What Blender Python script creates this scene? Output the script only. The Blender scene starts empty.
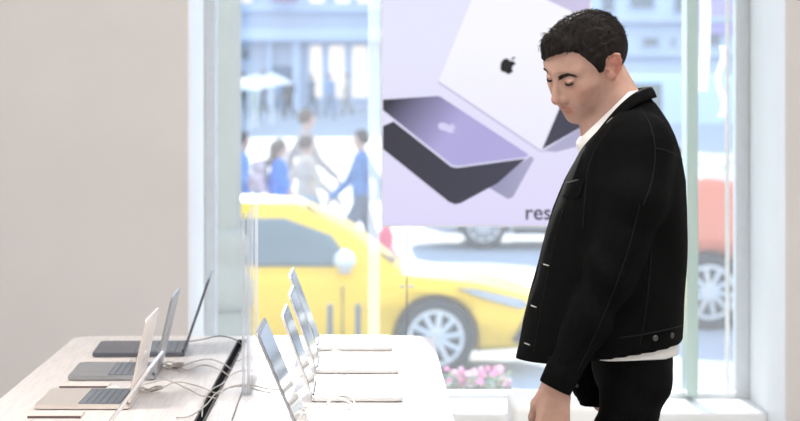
import bpy, bmesh, math, random
import numpy as np
from mathutils import Vector, Matrix
from mathutils.bvhtree import BVHTree

random.seed(4)
rng = np.random.default_rng(4)
S = bpy.context.scene
COL = S.collection
PI = math.pi
FPX, CX, CY, HC = 2300.0, 371.0, 93.0, 1.594      # focal length in pixels, vanishing point, eye height


def W(px, py, Y):
    """point at depth Y seen at pixel px, py of the photograph"""
    return Vector(((px - CX) / FPX * Y, Y, HC - (py - CY) / FPX * Y))


# ------------------------------------------------------------------ materials
MATS = {}


def mat(name, col, rough=0.5, metal=0.0, noise=0.06, nscale=40.0, bump=0.0, bscale=200.0, spec=0.5, coat=0.0,
        stretch=None, emit=None, estr=0.0, sss=0.0, trans=0.0, ior=1.45, sheen=0.0):
    if name in MATS:
        return MATS[name]
    m = bpy.data.materials.new(name)
    m.use_nodes = True
    nt = m.node_tree
    b = nt.nodes['Principled BSDF']
    b.inputs['Roughness'].default_value = rough
    b.inputs['Metallic'].default_value = metal
    b.inputs['Specular IOR Level'].default_value = spec
    b.inputs['IOR'].default_value = ior
    b.inputs['Coat Weight'].default_value = coat
    b.inputs['Sheen Weight'].default_value = sheen
    if trans:
        b.inputs['Transmission Weight'].default_value = trans
    if sss:
        b.inputs['Subsurface Weight'].default_value = sss
        b.inputs['Subsurface Radius'].default_value = (0.012, 0.005, 0.003)
        b.inputs['Subsurface Scale'].default_value = 0.5
    tc = nt.nodes.new('ShaderNodeTexCoord')
    mp = nt.nodes.new('ShaderNodeMapping')
    if stretch:
        mp.inputs['Scale'].default_value = stretch
    nt.links.new(tc.outputs['Object'], mp.inputs['Vector'])
    nz = nt.nodes.new('ShaderNodeTexNoise')
    nz.inputs['Scale'].default_value = nscale
    nz.inputs['Detail'].default_value = 4
    nt.links.new(mp.outputs['Vector'], nz.inputs['Vector'])
    rp = nt.nodes.new('ShaderNodeValToRGB')
    c0 = [max(0, c * (1 - noise)) for c in col]
    c1 = [min(1, c * (1 + noise)) for c in col]
    rp.color_ramp.elements[0].position = 0.3
    rp.color_ramp.elements[1].position = 0.7
    rp.color_ramp.elements[0].color = (*c0, 1)
    rp.color_ramp.elements[1].color = (*c1, 1)
    nt.links.new(nz.outputs['Fac'], rp.inputs['Fac'])
    nt.links.new(rp.outputs['Color'], b.inputs['Base Color'])
    if bump:
        nb = nt.nodes.new('ShaderNodeTexNoise')
        nb.inputs['Scale'].default_value = bscale
        nt.links.new(mp.outputs['Vector'], nb.inputs['Vector'])
        bp = nt.nodes.new('ShaderNodeBump')
        bp.inputs['Strength'].default_value = bump
        bp.inputs['Distance'].default_value = 0.002
        nt.links.new(nb.outputs['Fac'], bp.inputs['Height'])
        nt.links.new(bp.outputs['Normal'], b.inputs['Normal'])
    if emit:
        b.inputs['Emission Color'].default_value = (*emit, 1)
        b.inputs['Emission Strength'].default_value = estr
    MATS[name] = m
    return m


def grad_emit(name, c0, c1, vec, lo, hi, strength):
    """printed translucent film of the light box: a colour gradient that belongs to the artwork, backlit"""
    m = bpy.data.materials.new(name)
    m.use_nodes = True
    nt = m.node_tree
    b = nt.nodes['Principled BSDF']
    tc = nt.nodes.new('ShaderNodeTexCoord')
    d = nt.nodes.new('ShaderNodeVectorMath'); d.operation = 'DOT_PRODUCT'
    d.inputs[1].default_value = vec
    nt.links.new(tc.outputs['Object'], d.inputs[0])
    r = nt.nodes.new('ShaderNodeMapRange')
    r.inputs['From Min'].default_value = lo
    r.inputs['From Max'].default_value = hi
    nt.links.new(d.outputs['Value'], r.inputs['Value'])
    rp = nt.nodes.new('ShaderNodeValToRGB')
    rp.color_ramp.elements[0].color = (*c0, 1)
    rp.color_ramp.elements[1].color = (*c1, 1)
    nt.links.new(r.outputs['Result'], rp.inputs['Fac'])
    b.inputs['Base Color'].default_value = (0.02, 0.02, 0.02, 1)
    b.inputs['Roughness'].default_value = 0.6
    b.inputs['Specular IOR Level'].default_value = 0.2
    nt.links.new(rp.outputs['Color'], b.inputs['Emission Color'])
    b.inputs['Emission Strength'].default_value = strength
    return m


def pane_mat(name, haze, tint=(1, 1, 1), refl=0.8):
    """window glass: clear, reflecting, with a film of dust standing in for veiling glare"""
    m = bpy.data.materials.new(name)
    m.use_nodes = True
    nt = m.node_tree
    nt.nodes.clear()
    out = nt.nodes.new('ShaderNodeOutputMaterial')
    tr = nt.nodes.new('ShaderNodeBsdfTransparent'); tr.inputs['Color'].default_value = (*tint, 1)
    gl = nt.nodes.new('ShaderNodeBsdfGlossy'); gl.inputs['Roughness'].default_value = 0.02
    tl = nt.nodes.new('ShaderNodeBsdfTranslucent'); tl.inputs['Color'].default_value = (0.95, 0.97, 1, 1)
    fr = nt.nodes.new('ShaderNodeFresnel'); fr.inputs['IOR'].default_value = 1.3
    tc = nt.nodes.new('ShaderNodeTexCoord')
    nz = nt.nodes.new('ShaderNodeTexNoise'); nz.inputs['Scale'].default_value = 2.0
    nt.links.new(tc.outputs['Object'], nz.inputs['Vector'])
    mr = nt.nodes.new('ShaderNodeMapRange')
    mr.inputs['To Min'].default_value = haze * 0.85
    mr.inputs['To Max'].default_value = haze * 1.15
    nt.links.new(nz.outputs['Fac'], mr.inputs['Value'])
    m1 = nt.nodes.new('ShaderNodeMixShader')
    nt.links.new(mr.outputs['Result'], m1.inputs['Fac'])
    nt.links.new(tr.outputs[0], m1.inputs[1]); nt.links.new(tl.outputs[0], m1.inputs[2])
    m2 = nt.nodes.new('ShaderNodeMixShader')
    ge = nt.nodes.new('ShaderNodeNewGeometry')
    iv = nt.nodes.new('ShaderNodeMath'); iv.operation = 'SUBTRACT'; iv.inputs[0].default_value = refl
    nt.links.new(ge.outputs['Backfacing'], iv.inputs[1])
    mu = nt.nodes.new('ShaderNodeMath'); mu.operation = 'MULTIPLY'; mu.use_clamp = True
    nt.links.new(fr.outputs[0], mu.inputs[0]); nt.links.new(iv.outputs[0], mu.inputs[1])
    nt.links.new(mu.outputs[0], m2.inputs['Fac'])
    nt.links.new(m1.outputs[0], m2.inputs[1]); nt.links.new(gl.outputs[0], m2.inputs[2])
    nt.links.new(m2.outputs[0], out.inputs['Surface'])
    MATS[name] = m
    return m


# ------------------------------------------------------------------ object helpers
def link(name, me, m, parent=None, smooth=False, loc=None):
    if isinstance(me, bmesh.types.BMesh):
        bm = me
        me = bpy.data.meshes.new(name)
        bm.to_mesh(me)
        bm.free()
    o = bpy.data.objects.new(name, me)
    COL.objects.link(o)
    if m is not None:
        me.materials.clear()
        me.materials.append(m)
    if parent is not None:
        o.parent = parent
    if loc is not None:
        o.location = loc
    if smooth:
        me.polygons.foreach_set('use_smooth', [True] * len(me.polygons))
    return o


def tag(o, label, cat, group=None, kind=None):
    o['label'] = label
    o['category'] = cat
    if group:
        o['group'] = group
    if kind:
        o['kind'] = kind
    return o


def thing(name, label, cat, loc=(0, 0, 0), rz=0.0, group=None):
    o = bpy.data.objects.new(name, None)
    o.empty_display_size = 0.1
    COL.objects.link(o)
    o.location = loc
    o.rotation_euler = (0, 0, rz)
    return tag(o, label, cat, group)


def struct(name, me, m, parent=None, smooth=False):
    o = link(name, me, m, parent, smooth)
    o['kind'] = 'structure'
    return o


def copy_tree(o, parent=None):
    c = o.copy()
    COL.objects.link(c)
    if parent is not None:
        c.parent = parent
    for ch in list(o.children):
        copy_tree(ch, c)
    return c


def box(bm, x0, x1, y0, y1, z0, z1, bev=0.0, seg=2):
    r = bmesh.ops.create_cube(bm, size=1.0)
    vs = r['verts']
    for v in vs:
        v.co = Vector((x0 + (v.co.x + .5) * (x1 - x0), y0 + (v.co.y + .5) * (y1 - y0), z0 + (v.co.z + .5) * (z1 - z0)))
    if bev:
        es = list({e for v in vs for e in v.link_edges})
        bmesh.ops.bevel(bm, geom=es, offset=bev, segments=seg, affect='EDGES', profile=0.5)
    return bm


def bx(*a, **k):
    return box(bmesh.new(), *a, **k)


def rrect(w, h, r, n=6):
    pts = []
    for (cx, cy, a0) in ((w / 2 - r, h / 2 - r, 0), (-w / 2 + r, h / 2 - r, 90), (-w / 2 + r, -h / 2 + r, 180), (w / 2 - r, -h / 2 + r, 270)):
        for i in range(n + 1):
            a = math.radians(a0 + 90 * i / n)
            pts.append((cx + r * math.cos(a), cy + r * math.sin(a)))
    return pts


def slab(pts, z0, z1, bev=0.0, bm=None, mtx=None, seg=2):
    """prism over a 2D outline (anticlockwise), rims optionally rounded"""
    own = bmesh.new()
    lo = [own.verts.new((x, y, z0)) for x, y in pts]
    hi = [own.verts.new((x, y, z1)) for x, y in pts]
    n = len(pts)
    own.faces.new(list(reversed(lo)))
    own.faces.new(hi)
    for i in range(n):
        own.faces.new((lo[i], lo[(i + 1) % n], hi[(i + 1) % n], hi[i]))
    if bev:
        es = [e for e in own.edges if abs(e.verts[0].co.z - e.verts[1].co.z) < 1e-9]
        bmesh.ops.bevel(own, geom=es, offset=bev, segments=seg, affect='EDGES', profile=0.5)
    bmesh.ops.recalc_face_normals(own, faces=own.faces)
    if mtx is not None:
        bmesh.ops.transform(own, matrix=mtx, verts=own.verts)
    if bm is None:
        return own
    tmp = bpy.data.meshes.new('t'); own.to_mesh(tmp); own.free(); bm.from_mesh(tmp); bpy.data.meshes.remove(tmp)
    return bm


def cyl(bm, p0, p1, r0, r1=None, n=16, caps=True):
    r1 = r0 if r1 is None else r1
    p0, p1 = Vector(p0), Vector(p1)
    d = p1 - p0
    q = d.to_track_quat('Z', 'Y').to_matrix().to_4x4()
    q.translation = (p0 + p1) / 2
    bmesh.ops.create_cone(bm, cap_ends=caps, segments=n, radius1=r0, radius2=r1, depth=d.length, matrix=q)
    return bm


def ball(bm, c, r, u=16, v=10, sc=(1, 1, 1)):
    m = Matrix.Translation(c) @ Matrix.Diagonal((*sc, 1))
    bmesh.ops.create_uvsphere(bm, u_segments=u, v_segments=v, radius=r, matrix=m)
    return bm


def lathe(prof, n=32, bm=None, c=(0, 0, 0)):
    bm = bm or bmesh.new()
    rings = []
    for r, z in prof:
        rings.append([bm.verts.new((c[0] + r * math.cos(2 * PI * i / n), c[1] + r * math.sin(2 * PI * i / n), c[2] + z)) for i in range(n)])
    for a, b in zip(rings, rings[1:]):
        for i in range(n):
            bm.faces.new((a[i], a[(i + 1) % n], b[(i + 1) % n], b[i]))
    bm.faces.new(list(reversed(rings[0])))
    bm.faces.new(rings[-1])
    return bm


def spline(pts, sub=6):
    P = [Vector(p) for p in pts]
    out = []
    for i in range(len(P) - 1):
        p0 = P[max(i - 1, 0)]; p1 = P[i]; p2 = P[i + 1]; p3 = P[min(i + 2, len(P) - 1)]
        for k in range(sub):
            t = k / sub
            out.append(0.5 * ((2 * p1) + (p2 - p0) * t + (2 * p0 - 5 * p1 + 4 * p2 - p3) * t * t + (3 * p1 - p0 - 3 * p2 + p3) * t ** 3))
    out.append(P[-1])
    return out


def tube(pts, r, n=8, bm=None, r1=None, close=True):
    bm = bm or bmesh.new()
    rings = []
    L = len(pts)
    up = Vector((0.123, 0.31, 0.94)).normalized()
    for i, p in enumerate(pts):
        t = (pts[min(i + 1, L - 1)] - pts[max(i - 1, 0)])
        if t.length < 1e-9:
            t = Vector((0, 0, 1))
        t.normalize()
        up = (up - t * up.dot(t))
        if up.length < 1e-6:
            up = t.orthogonal()
        up.normalize()
        s = t.cross(up)
        rr = r if r1 is None else r + (r1 - r) * i / (L - 1)
        rings.append([bm.verts.new(p + (up * math.cos(2 * PI * k / n) + s * math.sin(2 * PI * k / n)) * rr) for k in range(n)])
    for a, b in zip(rings, rings[1:]):
        for k in range(n):
            bm.faces.new((a[k], a[(k + 1) % n], b[(k + 1) % n], b[k]))
    if close:
        bm.faces.new(list(reversed(rings[0])))
        bm.faces.new(rings[-1])
    return bm


def boolean_cut(o, cutters):
    for c in cutters:
        md = o.modifiers.new('cut', 'BOOLEAN')
        md.operation = 'DIFFERENCE'
        md.object = c
        md.solver = 'EXACT'
    bpy.context.view_layer.update()
    dg = bpy.context.evaluated_depsgraph_get()
    me = bpy.data.meshes.new_from_object(o.evaluated_get(dg))
    o.modifiers.clear()
    o.data = me
    for c in cutters:
        bpy.data.objects.remove(c)
    return o


# ------------------------------------------------------------------ implicit surfaces
class Fld:
    def __init__(s, lo, hi, h):
        s.lo = np.array(lo, np.float32); s.h = h
        n = np.ceil((np.array(hi) - np.array(lo)) / h).astype(int) + 1
        s.X, s.Y, s.Z = np.meshgrid(*[s.lo[i] + np.arange(n[i], dtype=np.float32) * np.float32(h) for i in range(3)], indexing='ij')


def s_ell(P, c, r, rot=None):
    x, y, z = P[0] - c[0], P[1] - c[1], P[2] - c[2]
    if rot is not None:
        R = rot
        x, y, z = (R[0][0] * x + R[1][0] * y + R[2][0] * z, R[0][1] * x + R[1][1] * y + R[2][1] * z, R[0][2] * x + R[1][2] * y + R[2][2] * z)
    k0 = np.sqrt((x / r[0]) ** 2 + (y / r[1]) ** 2 + (z / r[2]) ** 2) + 1e-6
    k1 = np.sqrt((x / r[0] ** 2) ** 2 + (y / r[1] ** 2) ** 2 + (z / r[2] ** 2) ** 2) + 1e-6
    return k0 * (k0 - 1) / k1


def s_cap(P, a, b, ra, rb=None):
    rb = ra if rb is None else rb
    ba = np.array(b, float) - np.array(a, float)
    x, y, z = P[0] - a[0], P[1] - a[1], P[2] - a[2]
    t = np.clip((x * ba[0] + y * ba[1] + z * ba[2]) / max(ba @ ba, 1e-9), 0, 1).astype(np.float32)
    return np.sqrt((x - t * ba[0]) ** 2 + (y - t * ba[1]) ** 2 + (z - t * ba[2]) ** 2) - (ra + (rb - ra) * t)


def s_chain(P, pts, rs, k=0.01):
    d = None
    for i in range(len(pts) - 1):
        q = s_cap(P, pts[i], pts[i + 1], rs[i], rs[i + 1])
        d = q if d is None else smin(d, q, k)
    return d


def s_sph(P, c, r):
    return np.sqrt((P[0] - c[0]) ** 2 + (P[1] - c[1]) ** 2 + (P[2] - c[2]) ** 2) - r


def smin(a, b, k):
    h = np.clip(0.5 + 0.5 * (b - a) / k, 0, 1)
    return b + (a - b) * h - k * h * (1 - h)


def smax(a, b, k):
    return -smin(-a, -b, k)


def nets(F, lo, h):
    s = F < 0
    sh = np.array(F.shape) - 1
    cnt = np.zeros(sh, np.int8)
    offs = [(i, j, k) for i in (0, 1) for j in (0, 1) for k in (0, 1)]
    for i, j, k in offs:
        cnt += s[i:i + sh[0], j:j + sh[1], k:k + sh[2]]
    act = (cnt > 0) & (cnt < 8)
    ci = np.argwhere(act)
    idx = np.full(sh, -1, np.int64)
    idx[act] = np.arange(len(ci))
    acc = np.zeros((len(ci), 3)); num = np.zeros(len(ci))
    for a in offs:
        for ax in range(3):
            if a[ax]:
                continue
            b = list(a); b[ax] = 1
            f0 = F[ci[:, 0] + a[0], ci[:, 1] + a[1], ci[:, 2] + a[2]]
            f1 = F[ci[:, 0] + b[0], ci[:, 1] + b[1], ci[:, 2] + b[2]]
            cr = (f0 < 0) != (f1 < 0)
            t = np.where(cr, f0 / np.where(cr, f0 - f1, 1), 0)
            p = np.repeat(np.array(a, float)[None], len(ci), 0)
            p[:, ax] = t
            acc += p * cr[:, None]; num += cr
    V = np.array(lo) + (ci + acc / num[:, None]) * h
    Q = []
    for ax in range(3):
        o1, o2 = [(1, 2), (2, 0), (0, 1)][ax]
        sl0 = [slice(1, -1)] * 3; sl1 = [slice(1, -1)] * 3
        sl0[ax] = slice(0, -1); sl1[ax] = slice(1, None)
        a, b = s[tuple(sl0)], s[tuple(sl1)]
        e = np.argwhere(a != b)
        if not len(e):
            continue
        flip = b[tuple(e.T)]
        g = e + 1
        g[:, ax] -= 1
        u = np.zeros(3, int); v = np.zeros(3, int); u[o1] = 1; v[o2] = 1
        q = np.stack([idx[tuple((g - u - v).T)], idx[tuple((g - v).T)], idx[tuple(g.T)], idx[tuple((g - u).T)]], 1)
        q[flip] = q[flip][:, ::-1]
        Q.append(q)
    Q = np.concatenate(Q)
    return V, Q


def mesh_np(name, V, Q):
    me = bpy.data.meshes.new(name)
    me.vertices.add(len(V))
    me.vertices.foreach_set('co', np.asarray(V, np.float32).ravel())
    me.loops.add(Q.size)
    me.loops.foreach_set('vertex_index', Q.ravel().astype(np.int32))
    me.polygons.add(len(Q))
    me.polygons.foreach_set('loop_start', (np.arange(len(Q)) * Q.shape[1]).astype(np.int32))
    me.polygons.foreach_set('use_smooth', np.ones(len(Q), bool))
    me.update(calc_edges=True)
    me.validate()
    return me


def wob(P, f, seed=0, n=4):
    """cheap smooth noise, about -1..1"""
    r = np.random.default_rng(seed)
    o = 0
    for _ in range(n):
        k = r.normal(size=3) * f
        o = o + np.sin(k[0] * P[0] + k[1] * P[1] + k[2] * P[2] + r.uniform(0, 6.28))
    return o / n


def join_np(parts):
    Vs, Qs, o = [], [], 0
    for V, Q in parts:
        Vs.append(V); Qs.append(Q + o); o += len(V)
    return np.concatenate(Vs), np.concatenate(Qs)


def sst(a, b, x):
    t = np.clip((x - a) / (b - a), 0, 1)
    return t * t * (3 - 2 * t)



# ================================================================== THE ROOM
M_wall = mat('wall_paint', (0.675, 0.645, 0.635), 0.85, noise=0.02, nscale=3, bump=0.05, bscale=300)
M_white = mat('white_paint', (0.90, 0.905, 0.905), 0.5, noise=0.015, nscale=5)
M_grey_frame = mat('grey_aluminium_frame', (0.68, 0.71, 0.74), 0.4, noise=0.03)
M_floor = mat('floor_stone', (0.40, 0.40, 0.39), 0.35, noise=0.08, nscale=9)
M_ceil = mat('ceiling_paint', (0.80, 0.80, 0.79), 0.9, noise=0.02)
M_sill = mat('sill_stone', (0.80, 0.80, 0.80), 0.4, noise=0.02, nscale=30)

WL, WR = -0.649, 1.475            # window opening
YF, YG = 8.2, 9.0                 # inner wall face, glass plane
SILL, HEAD, CEIL = 0.405, 4.0, 4.25
XL, XR, YB = -3.4, 3.6, -2.2      # side walls, wall behind the camera

struct('floor', bx(XL, XR, YB, YG + .1, -0.1, 0), M_floor)
struct('ceiling', bx(XL, XR, YB, YG + .1, CEIL, CEIL + .1), M_ceil)
struct('wall_left', bx(XL - .1, XL, YB, YG + .1, 0, CEIL), M_wall)
struct('wall_right', bx(XR, XR + .1, YB, YG + .1, 0, CEIL), M_wall)
struct('wall_near', bx(XL, XR, YB - .1, YB, 0, CEIL), M_wall)
struct('wall_window_left', bx(XL, WL - .003, YF, YG + .1, 0, CEIL), M_wall)
struct('wall_window_right', bx(WR + .003, XR, YF, YG + .1, 0, CEIL), M_wall)
struct('wall_window_head', bx(WL - .02, WR + .02, YF, YG + .1, HEAD, CEIL), M_white)
struct('trim_1', bx(WL - .003, WL, YF + .001, YG + .1, 0, HEAD), M_white)         # white reveals
struct('trim_2', bx(WR, WR + .003, YF + .001, YG + .1, 0, HEAD), M_white)
sill = bmesh.new()
box(sill, WL, WR, YF + .35, YG + .1, SILL - .06, SILL, bev=.008)
struct('trim_3', sill, M_sill)
struct('wall_window_base', bx(WL, WR, YF + .38, YG + .1, 0, SILL - .06), mat('shaded_base_grey', (0.36, 0.36, 0.36), 0.6, noise=0.03))  # base coloured grey for the shade on its front face
# convector grille let into the sill
g = bmesh.new()
for i in range(40):
    box(g, -0.42 + i * .04, -0.40 + i * .04, YF + .45, YF + .56, SILL, SILL + .004)
tag(link('convector_grille', g, mat('grille_metal', (0.62, 0.63, 0.63), 0.4, metal=.4)), 'pale slotted convector grille let into the white window sill', 'grille')

# window: frame, mullions, glass
fr = bmesh.new()
box(fr, WL, WL + .045, YG - .04, YG + .04, SILL, HEAD, bev=.004)
box(fr, WR - .052, WR, YG - .04, YG + .04, SILL, HEAD, bev=.004)
box(fr, WL + .045, WR - .052, YG - .04, YG + .04, HEAD - .05, HEAD, bev=.004)
win = struct('window_1', fr, M_grey_frame)
rail = bx(WL + .045, WR - .052, YG - .035, YG + .035, SILL, SILL + .022, bev=.004)
link('bottom_rail', rail, M_white, win)
fin = bx(1.214, 1.258, YG - .16, YG - .012, SILL + .022, HEAD - .05, bev=.002)
M_fin = mat('green_edge_glass', (0.60, 0.74, 0.68), 0.2, noise=0.03, nscale=2, trans=0.25)
link('glass_fin', fin, M_fin, win)
seam = bx(-0.012, 0.034, YG - .014, YG - .008, SILL + .022, HEAD - .05)
link('frosted_joint', seam, pane_mat('frosted_joint_film', 0.10), win)
bead = bx(1.385, 1.40, YG - .02, YG - .008, SILL + .022, HEAD - .05)
link('white_bead', bead, M_white, win)
M_pane = pane_mat('hazy_window_glass', 0.05, (0.97, 0.99, 1.0))  # whitish film in the glass imitates veiling glare
link('glass_pane', bx(WL + .045, WR - .052, YG - .003, YG + .003, SILL + .022, HEAD - .05), M_pane, win)
# white paper strip stuck on the right pane
def paper(n, x0, x1, z0, z1, lab):
    b = bmesh.new()
    N = 10
    V = [[b.verts.new((x + .012 * math.sin(i * .9), YG - .022 - .004 * math.sin(i * .7 + x * 9), z0 + (z1 - z0) * i / N)) for x in (x0, x1)] for i in range(N + 1)]
    for i in range(N):
        b.faces.new((V[i][0], V[i][1], V[i + 1][1], V[i + 1][0]))
    bmesh.ops.solidify(b, geom=b.faces[:], thickness=.0012)
    tag(link('paper_strip', b, mat('white_paper', (0.85, 0.86, 0.87), 0.7, noise=.02)), lab, 'paper', 'paper strips on the window')
paper(0, 1.272, 1.315, 1.60, 3.2, 'long white paper strip hanging on the glass beside the green glass fin')
paper(1, 1.352, 1.378, 1.50, 1.78, 'short white paper slip on the glass by the grey window frame')

# ceiling light panels (out of frame, they light the shop)
M_lamp = mat('lamp_diffuser', (0.9, 0.9, 0.9), 0.5, emit=(1, 0.97, 0.93), estr=3.0)
first = None
for i, (x, y) in enumerate(((-1.7, 1.0), (1.7, 1.0), (-1.7, 4.6), (1.7, 4.6))):
    if first is None:
        first = thing('ceiling_light', 'long white ceiling light panel above the shop floor', 'light', (x, y, CEIL - .05), group='ceiling light panels')
        link('housing', bx(-.36, .36, -.96, .96, 0, .05, bev=.004), M_white, first)
        link('diffuser', bx(-.33, .33, -.93, .93, -.012, 0), M_lamp, first)
    else:
        c = copy_tree(first); c.location = (x, y, CEIL - .05)
    li = bpy.data.lights.new('panel_light', 'AREA')
    li.shape = 'RECTANGLE'; li.size = .66; li.size_y = 1.86; li.energy = 80; li.color = (1, 0.975, 0.945)
    lo = bpy.data.objects.new('panel_light', li); COL.objects.link(lo)
    lo.location = (x, y, CEIL - .075)

# ================================================================== THE TABLE
TZ = 0.86
TX0, TX1, TY0, TY1 = -0.89, 0.186, 3.35, 6.95
M_wood = mat('pale_limed_oak', (0.83, 0.765, 0.735), 0.30, noise=0.10, nscale=22, stretch=(6, .35, 6), coat=0.25, bump=.06, bscale=60)
M_black = mat('black_plastic', (0.02, 0.02, 0.022), 0.4)
table = thing('display_table', 'long pale wooden shop table carrying the two rows of laptops', 'table', ((TX0 + TX1) / 2, TY1 - 1.8, 0))
tw, tl = TX1 - TX0, TY1 - TY0
top = slab(rrect(tw, tl, .075, 10), TZ - .055, TZ, bev=.006, seg=3)
to = link('tabletop', top, M_wood, table)
slot = link('cutter', bx(-.4 - table.location.x, -.364 - table.location.x, -1.55, 5.93 - table.location.y, TZ - .04, TZ + .05), M_black)
slot.location = table.location
boolean_cut(to, [slot]) if False else bpy.data.objects.remove(slot)
ch = bmesh.new()
cx0, cx1, cy0, cy1 = -.390 - table.location.x, -.374 - table.location.x, -1.55, 6.80 - table.location.y
box(ch, cx0, cx1, cy0, cy1, TZ - .002, TZ + .0025)
link('cable_channel', ch, mat('channel_brush', (.015,.015,.016), 1.0, spec=0.0), table)
rim = bmesh.new()
box(rim, cx0 - .004, cx0, cy0, cy1 + .006, TZ - .002, TZ + .005)
box(rim, cx1, cx1 + .004, cy0, cy1 + .006, TZ - .002, TZ + .005)
box(rim, cx0, cx1, cy1, cy1 + .006, TZ - .002, TZ + .005)
link('channel_rim', rim, mat('dark_grey_metal', (0.08, 0.08, 0.085), 0.7), table)
for sx in (-1, 1):
    for sy in (-1, 1):
        link('leg', bx(sx * (tw / 2 - .14) - .04, sx * (tw / 2 - .14) + .04, sy * (tl / 2 - .18) - .04, sy * (tl / 2 - .18) + .04, 0, TZ - .055, bev=.006), M_wood, table)
link('apron', bx(-tw / 2 + .12, tw / 2 - .12, -tl / 2 + .15, tl / 2 - .15, TZ - .115, TZ - .055), M_wood, table)

# ================================================================== LAPTOPS
def fin_mat(name, col, metal=.75, rough=.34):
    return mat(name, col, rough, metal=metal, noise=.02, nscale=60)
SILVER = fin_mat('silver_aluminium', (0.80, 0.80, 0.81), .7)
GREY = fin_mat('space_grey_aluminium', (0.37, 0.38, 0.40), .7)
MIDNIGHT = fin_mat('dark_blue_grey_aluminium', (0.13, 0.14, 0.17), .7)
GOLD = fin_mat('pale_gold_aluminium', (0.80, 0.73, 0.68), .7)
M_key = mat('key_caps', (0.19, 0.215, 0.25), 0.45, noise=.05)
M_deck = mat('keyboard_well', (0.50, 0.53, 0.56), 0.5)
M_disp = mat('laptop_display', (0.012, 0.012, 0.015), 0.06, noise=.02, emit=(0.55, 0.6, 0.68), estr=.06, coat=.3)
M_bez = mat('display_bezel', (0.01, 0.01, 0.012), 0.12)


def apple_outline(n=10):
    """fruit silhouette with a bite on the right, about 2 high"""
    P = [(0, .60), (.22, .72), (.50, .74), (.72, .62), (.84, .47)]
    bite = [(.84, .47), (.66, .34), (.58, .12), (.62, -.12), (.74, -.28), (.90, -.36)]
    right = [(.90, -.36), (.78, -.64), (.60, -.88), (.40, -1.0), (.20, -.96), (0, -.90)]
    left = [(-.20, -.96), (-.40, -1.0), (-.60, -.88), (-.80, -.60), (-.93, -.25), (-.96, .10), (-.88, .42), (-.70, .64), (-.48, .74), (-.22, .72)]
    pts = P + bite[1:] + right[1:] + left
    return list(reversed(pts))


LEAF = [(.02, .80), (.20, .84), (.36, 1.0), (.42, 1.24), (.40, 1.32), (.22, 1.24), (.08, 1.08)]


def logo_bm(s, mtx, th=.0006):
    b = slab([(x * s, y * s) for x, y in apple_outline()], 0, th, mtx=mtx)
    leaf = [(x * s, y * s) for x, y in LEAF]
    return slab(leaf, 0, th, bm=b, mtx=mtx)


def make_laptop(label, loc, rz, w, d, lid, lean, fin_, logo_col, group):
    """hinge line at the origin along local Y, the keyboard towards +X; lean = lid angle back from the vertical"""
    t = thing('laptop', label, 'laptop', (loc[0], loc[1], loc[2] + .001), rz, group)
    T = .0115
    mt = Matrix.Translation((d / 2, 0, 0))
    link('base', slab(rrect(d, w, .011, 5), .0012, T, bev=.0022, mtx=mt, seg=3), fin_, t)
    for sx in (.03, d - .03):
        for sy in (-w / 2 + .03, w / 2 - .03):
            link('rubber_foot', cyl(bmesh.new(), (sx, sy, 0), (sx, sy, .0014), .007, n=10), M_black, t)
    kx0, kx1 = d * .10, d * .55
    kw = w * .90
    link('keyboard_well', slab(rrect(kx1 - kx0, kw, .004, 3), T, T + .0003, mtx=Matrix.Translation(((kx0 + kx1) / 2, 0, 0))), M_black, t)
    kb = bmesh.new()
    rows, cols = 6, 14
    ph, pw = (kx1 - kx0 - .004) / rows, (kw - .004) / cols
    for r in range(rows):
        for c in range(cols):
            if r == 5 and 4 <= c <= 8:
                if c == 4:
                    y0 = -kw / 2 + .002 + 4 * pw; y1 = y0 + 5 * pw
                else:
                    continue
            else:
                y0 = -kw / 2 + .002 + c * pw; y1 = y0 + pw
            x0 = kx0 + .002 + r * ph
            box(kb, x0 + .0011, x0 + ph - .0011, y0 + .0011, y1 - .0011, T + .0003, T + .0013)
    link('keyboard', kb, M_key, t)
    link('trackpad', slab(rrect(d * .36, w * .40, .006, 4), T, T + .0002, mtx=Matrix.Translation((d * .79, 0, 0))), fin_, t)
    hb = bmesh.new()
    cyl(hb, (.004, -w * .42, T), (.004, w * .42, T), .0045, n=10)
    link('hinge', hb, M_black, t)
    # lid in its own frame: u up along the lid, then leaned back
    R = Matrix.Translation((.004, 0, T + .002)) @ Matrix.Rotation(-lean, 4, 'Y') @ Matrix(((0, 0, 1, 0), (0, 1, 0, 0), (-1, 0, 0, 0), (0, 0, 0, 1))) @ Matrix.Translation((-lid / 2, 0, 0))
    # after this frame: slab x -> -z (down), so outline height runs upward from the hinge; slab +z -> +x (display side)
    lo = link('lid', slab(rrect(lid, w, .011, 5), -.0055, 0, bev=.0018, mtx=R, seg=3), fin_, t)
    link('bezel', slab(rrect(lid - .005, w - .005, .009, 4), 0, .0004, mtx=R), M_bez, lo)
    link('display', slab(rrect(lid - .026, w - .018, .005, 4), .0004, .0008, mtx=R @ Matrix.Translation((-.003, 0, 0))), M_disp, lo)
    ml = R @ Matrix.Translation((0, 0, -.0055)) @ Matrix.Rotation(PI, 4, 'X') @ Matrix.Rotation(PI / 2, 4, 'Z')
    link('logo', logo_bm(.017, ml), logo_col, lo)
    return t


def row_y(y_px, top=TZ):
    return FPX * (HC - top) / (y_px - CY)


M_logo = mat('polished_logo', (0.75, 0.75, 0.76), 0.15, metal=.9)
M_logo_dark = mat('dark_polished_logo', (0.04, 0.04, 0.05), 0.12, metal=.9)
GL, GR = 'open laptops along the left side of the table', 'open laptops along the right side of the table'
R_ = math.radians
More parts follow.
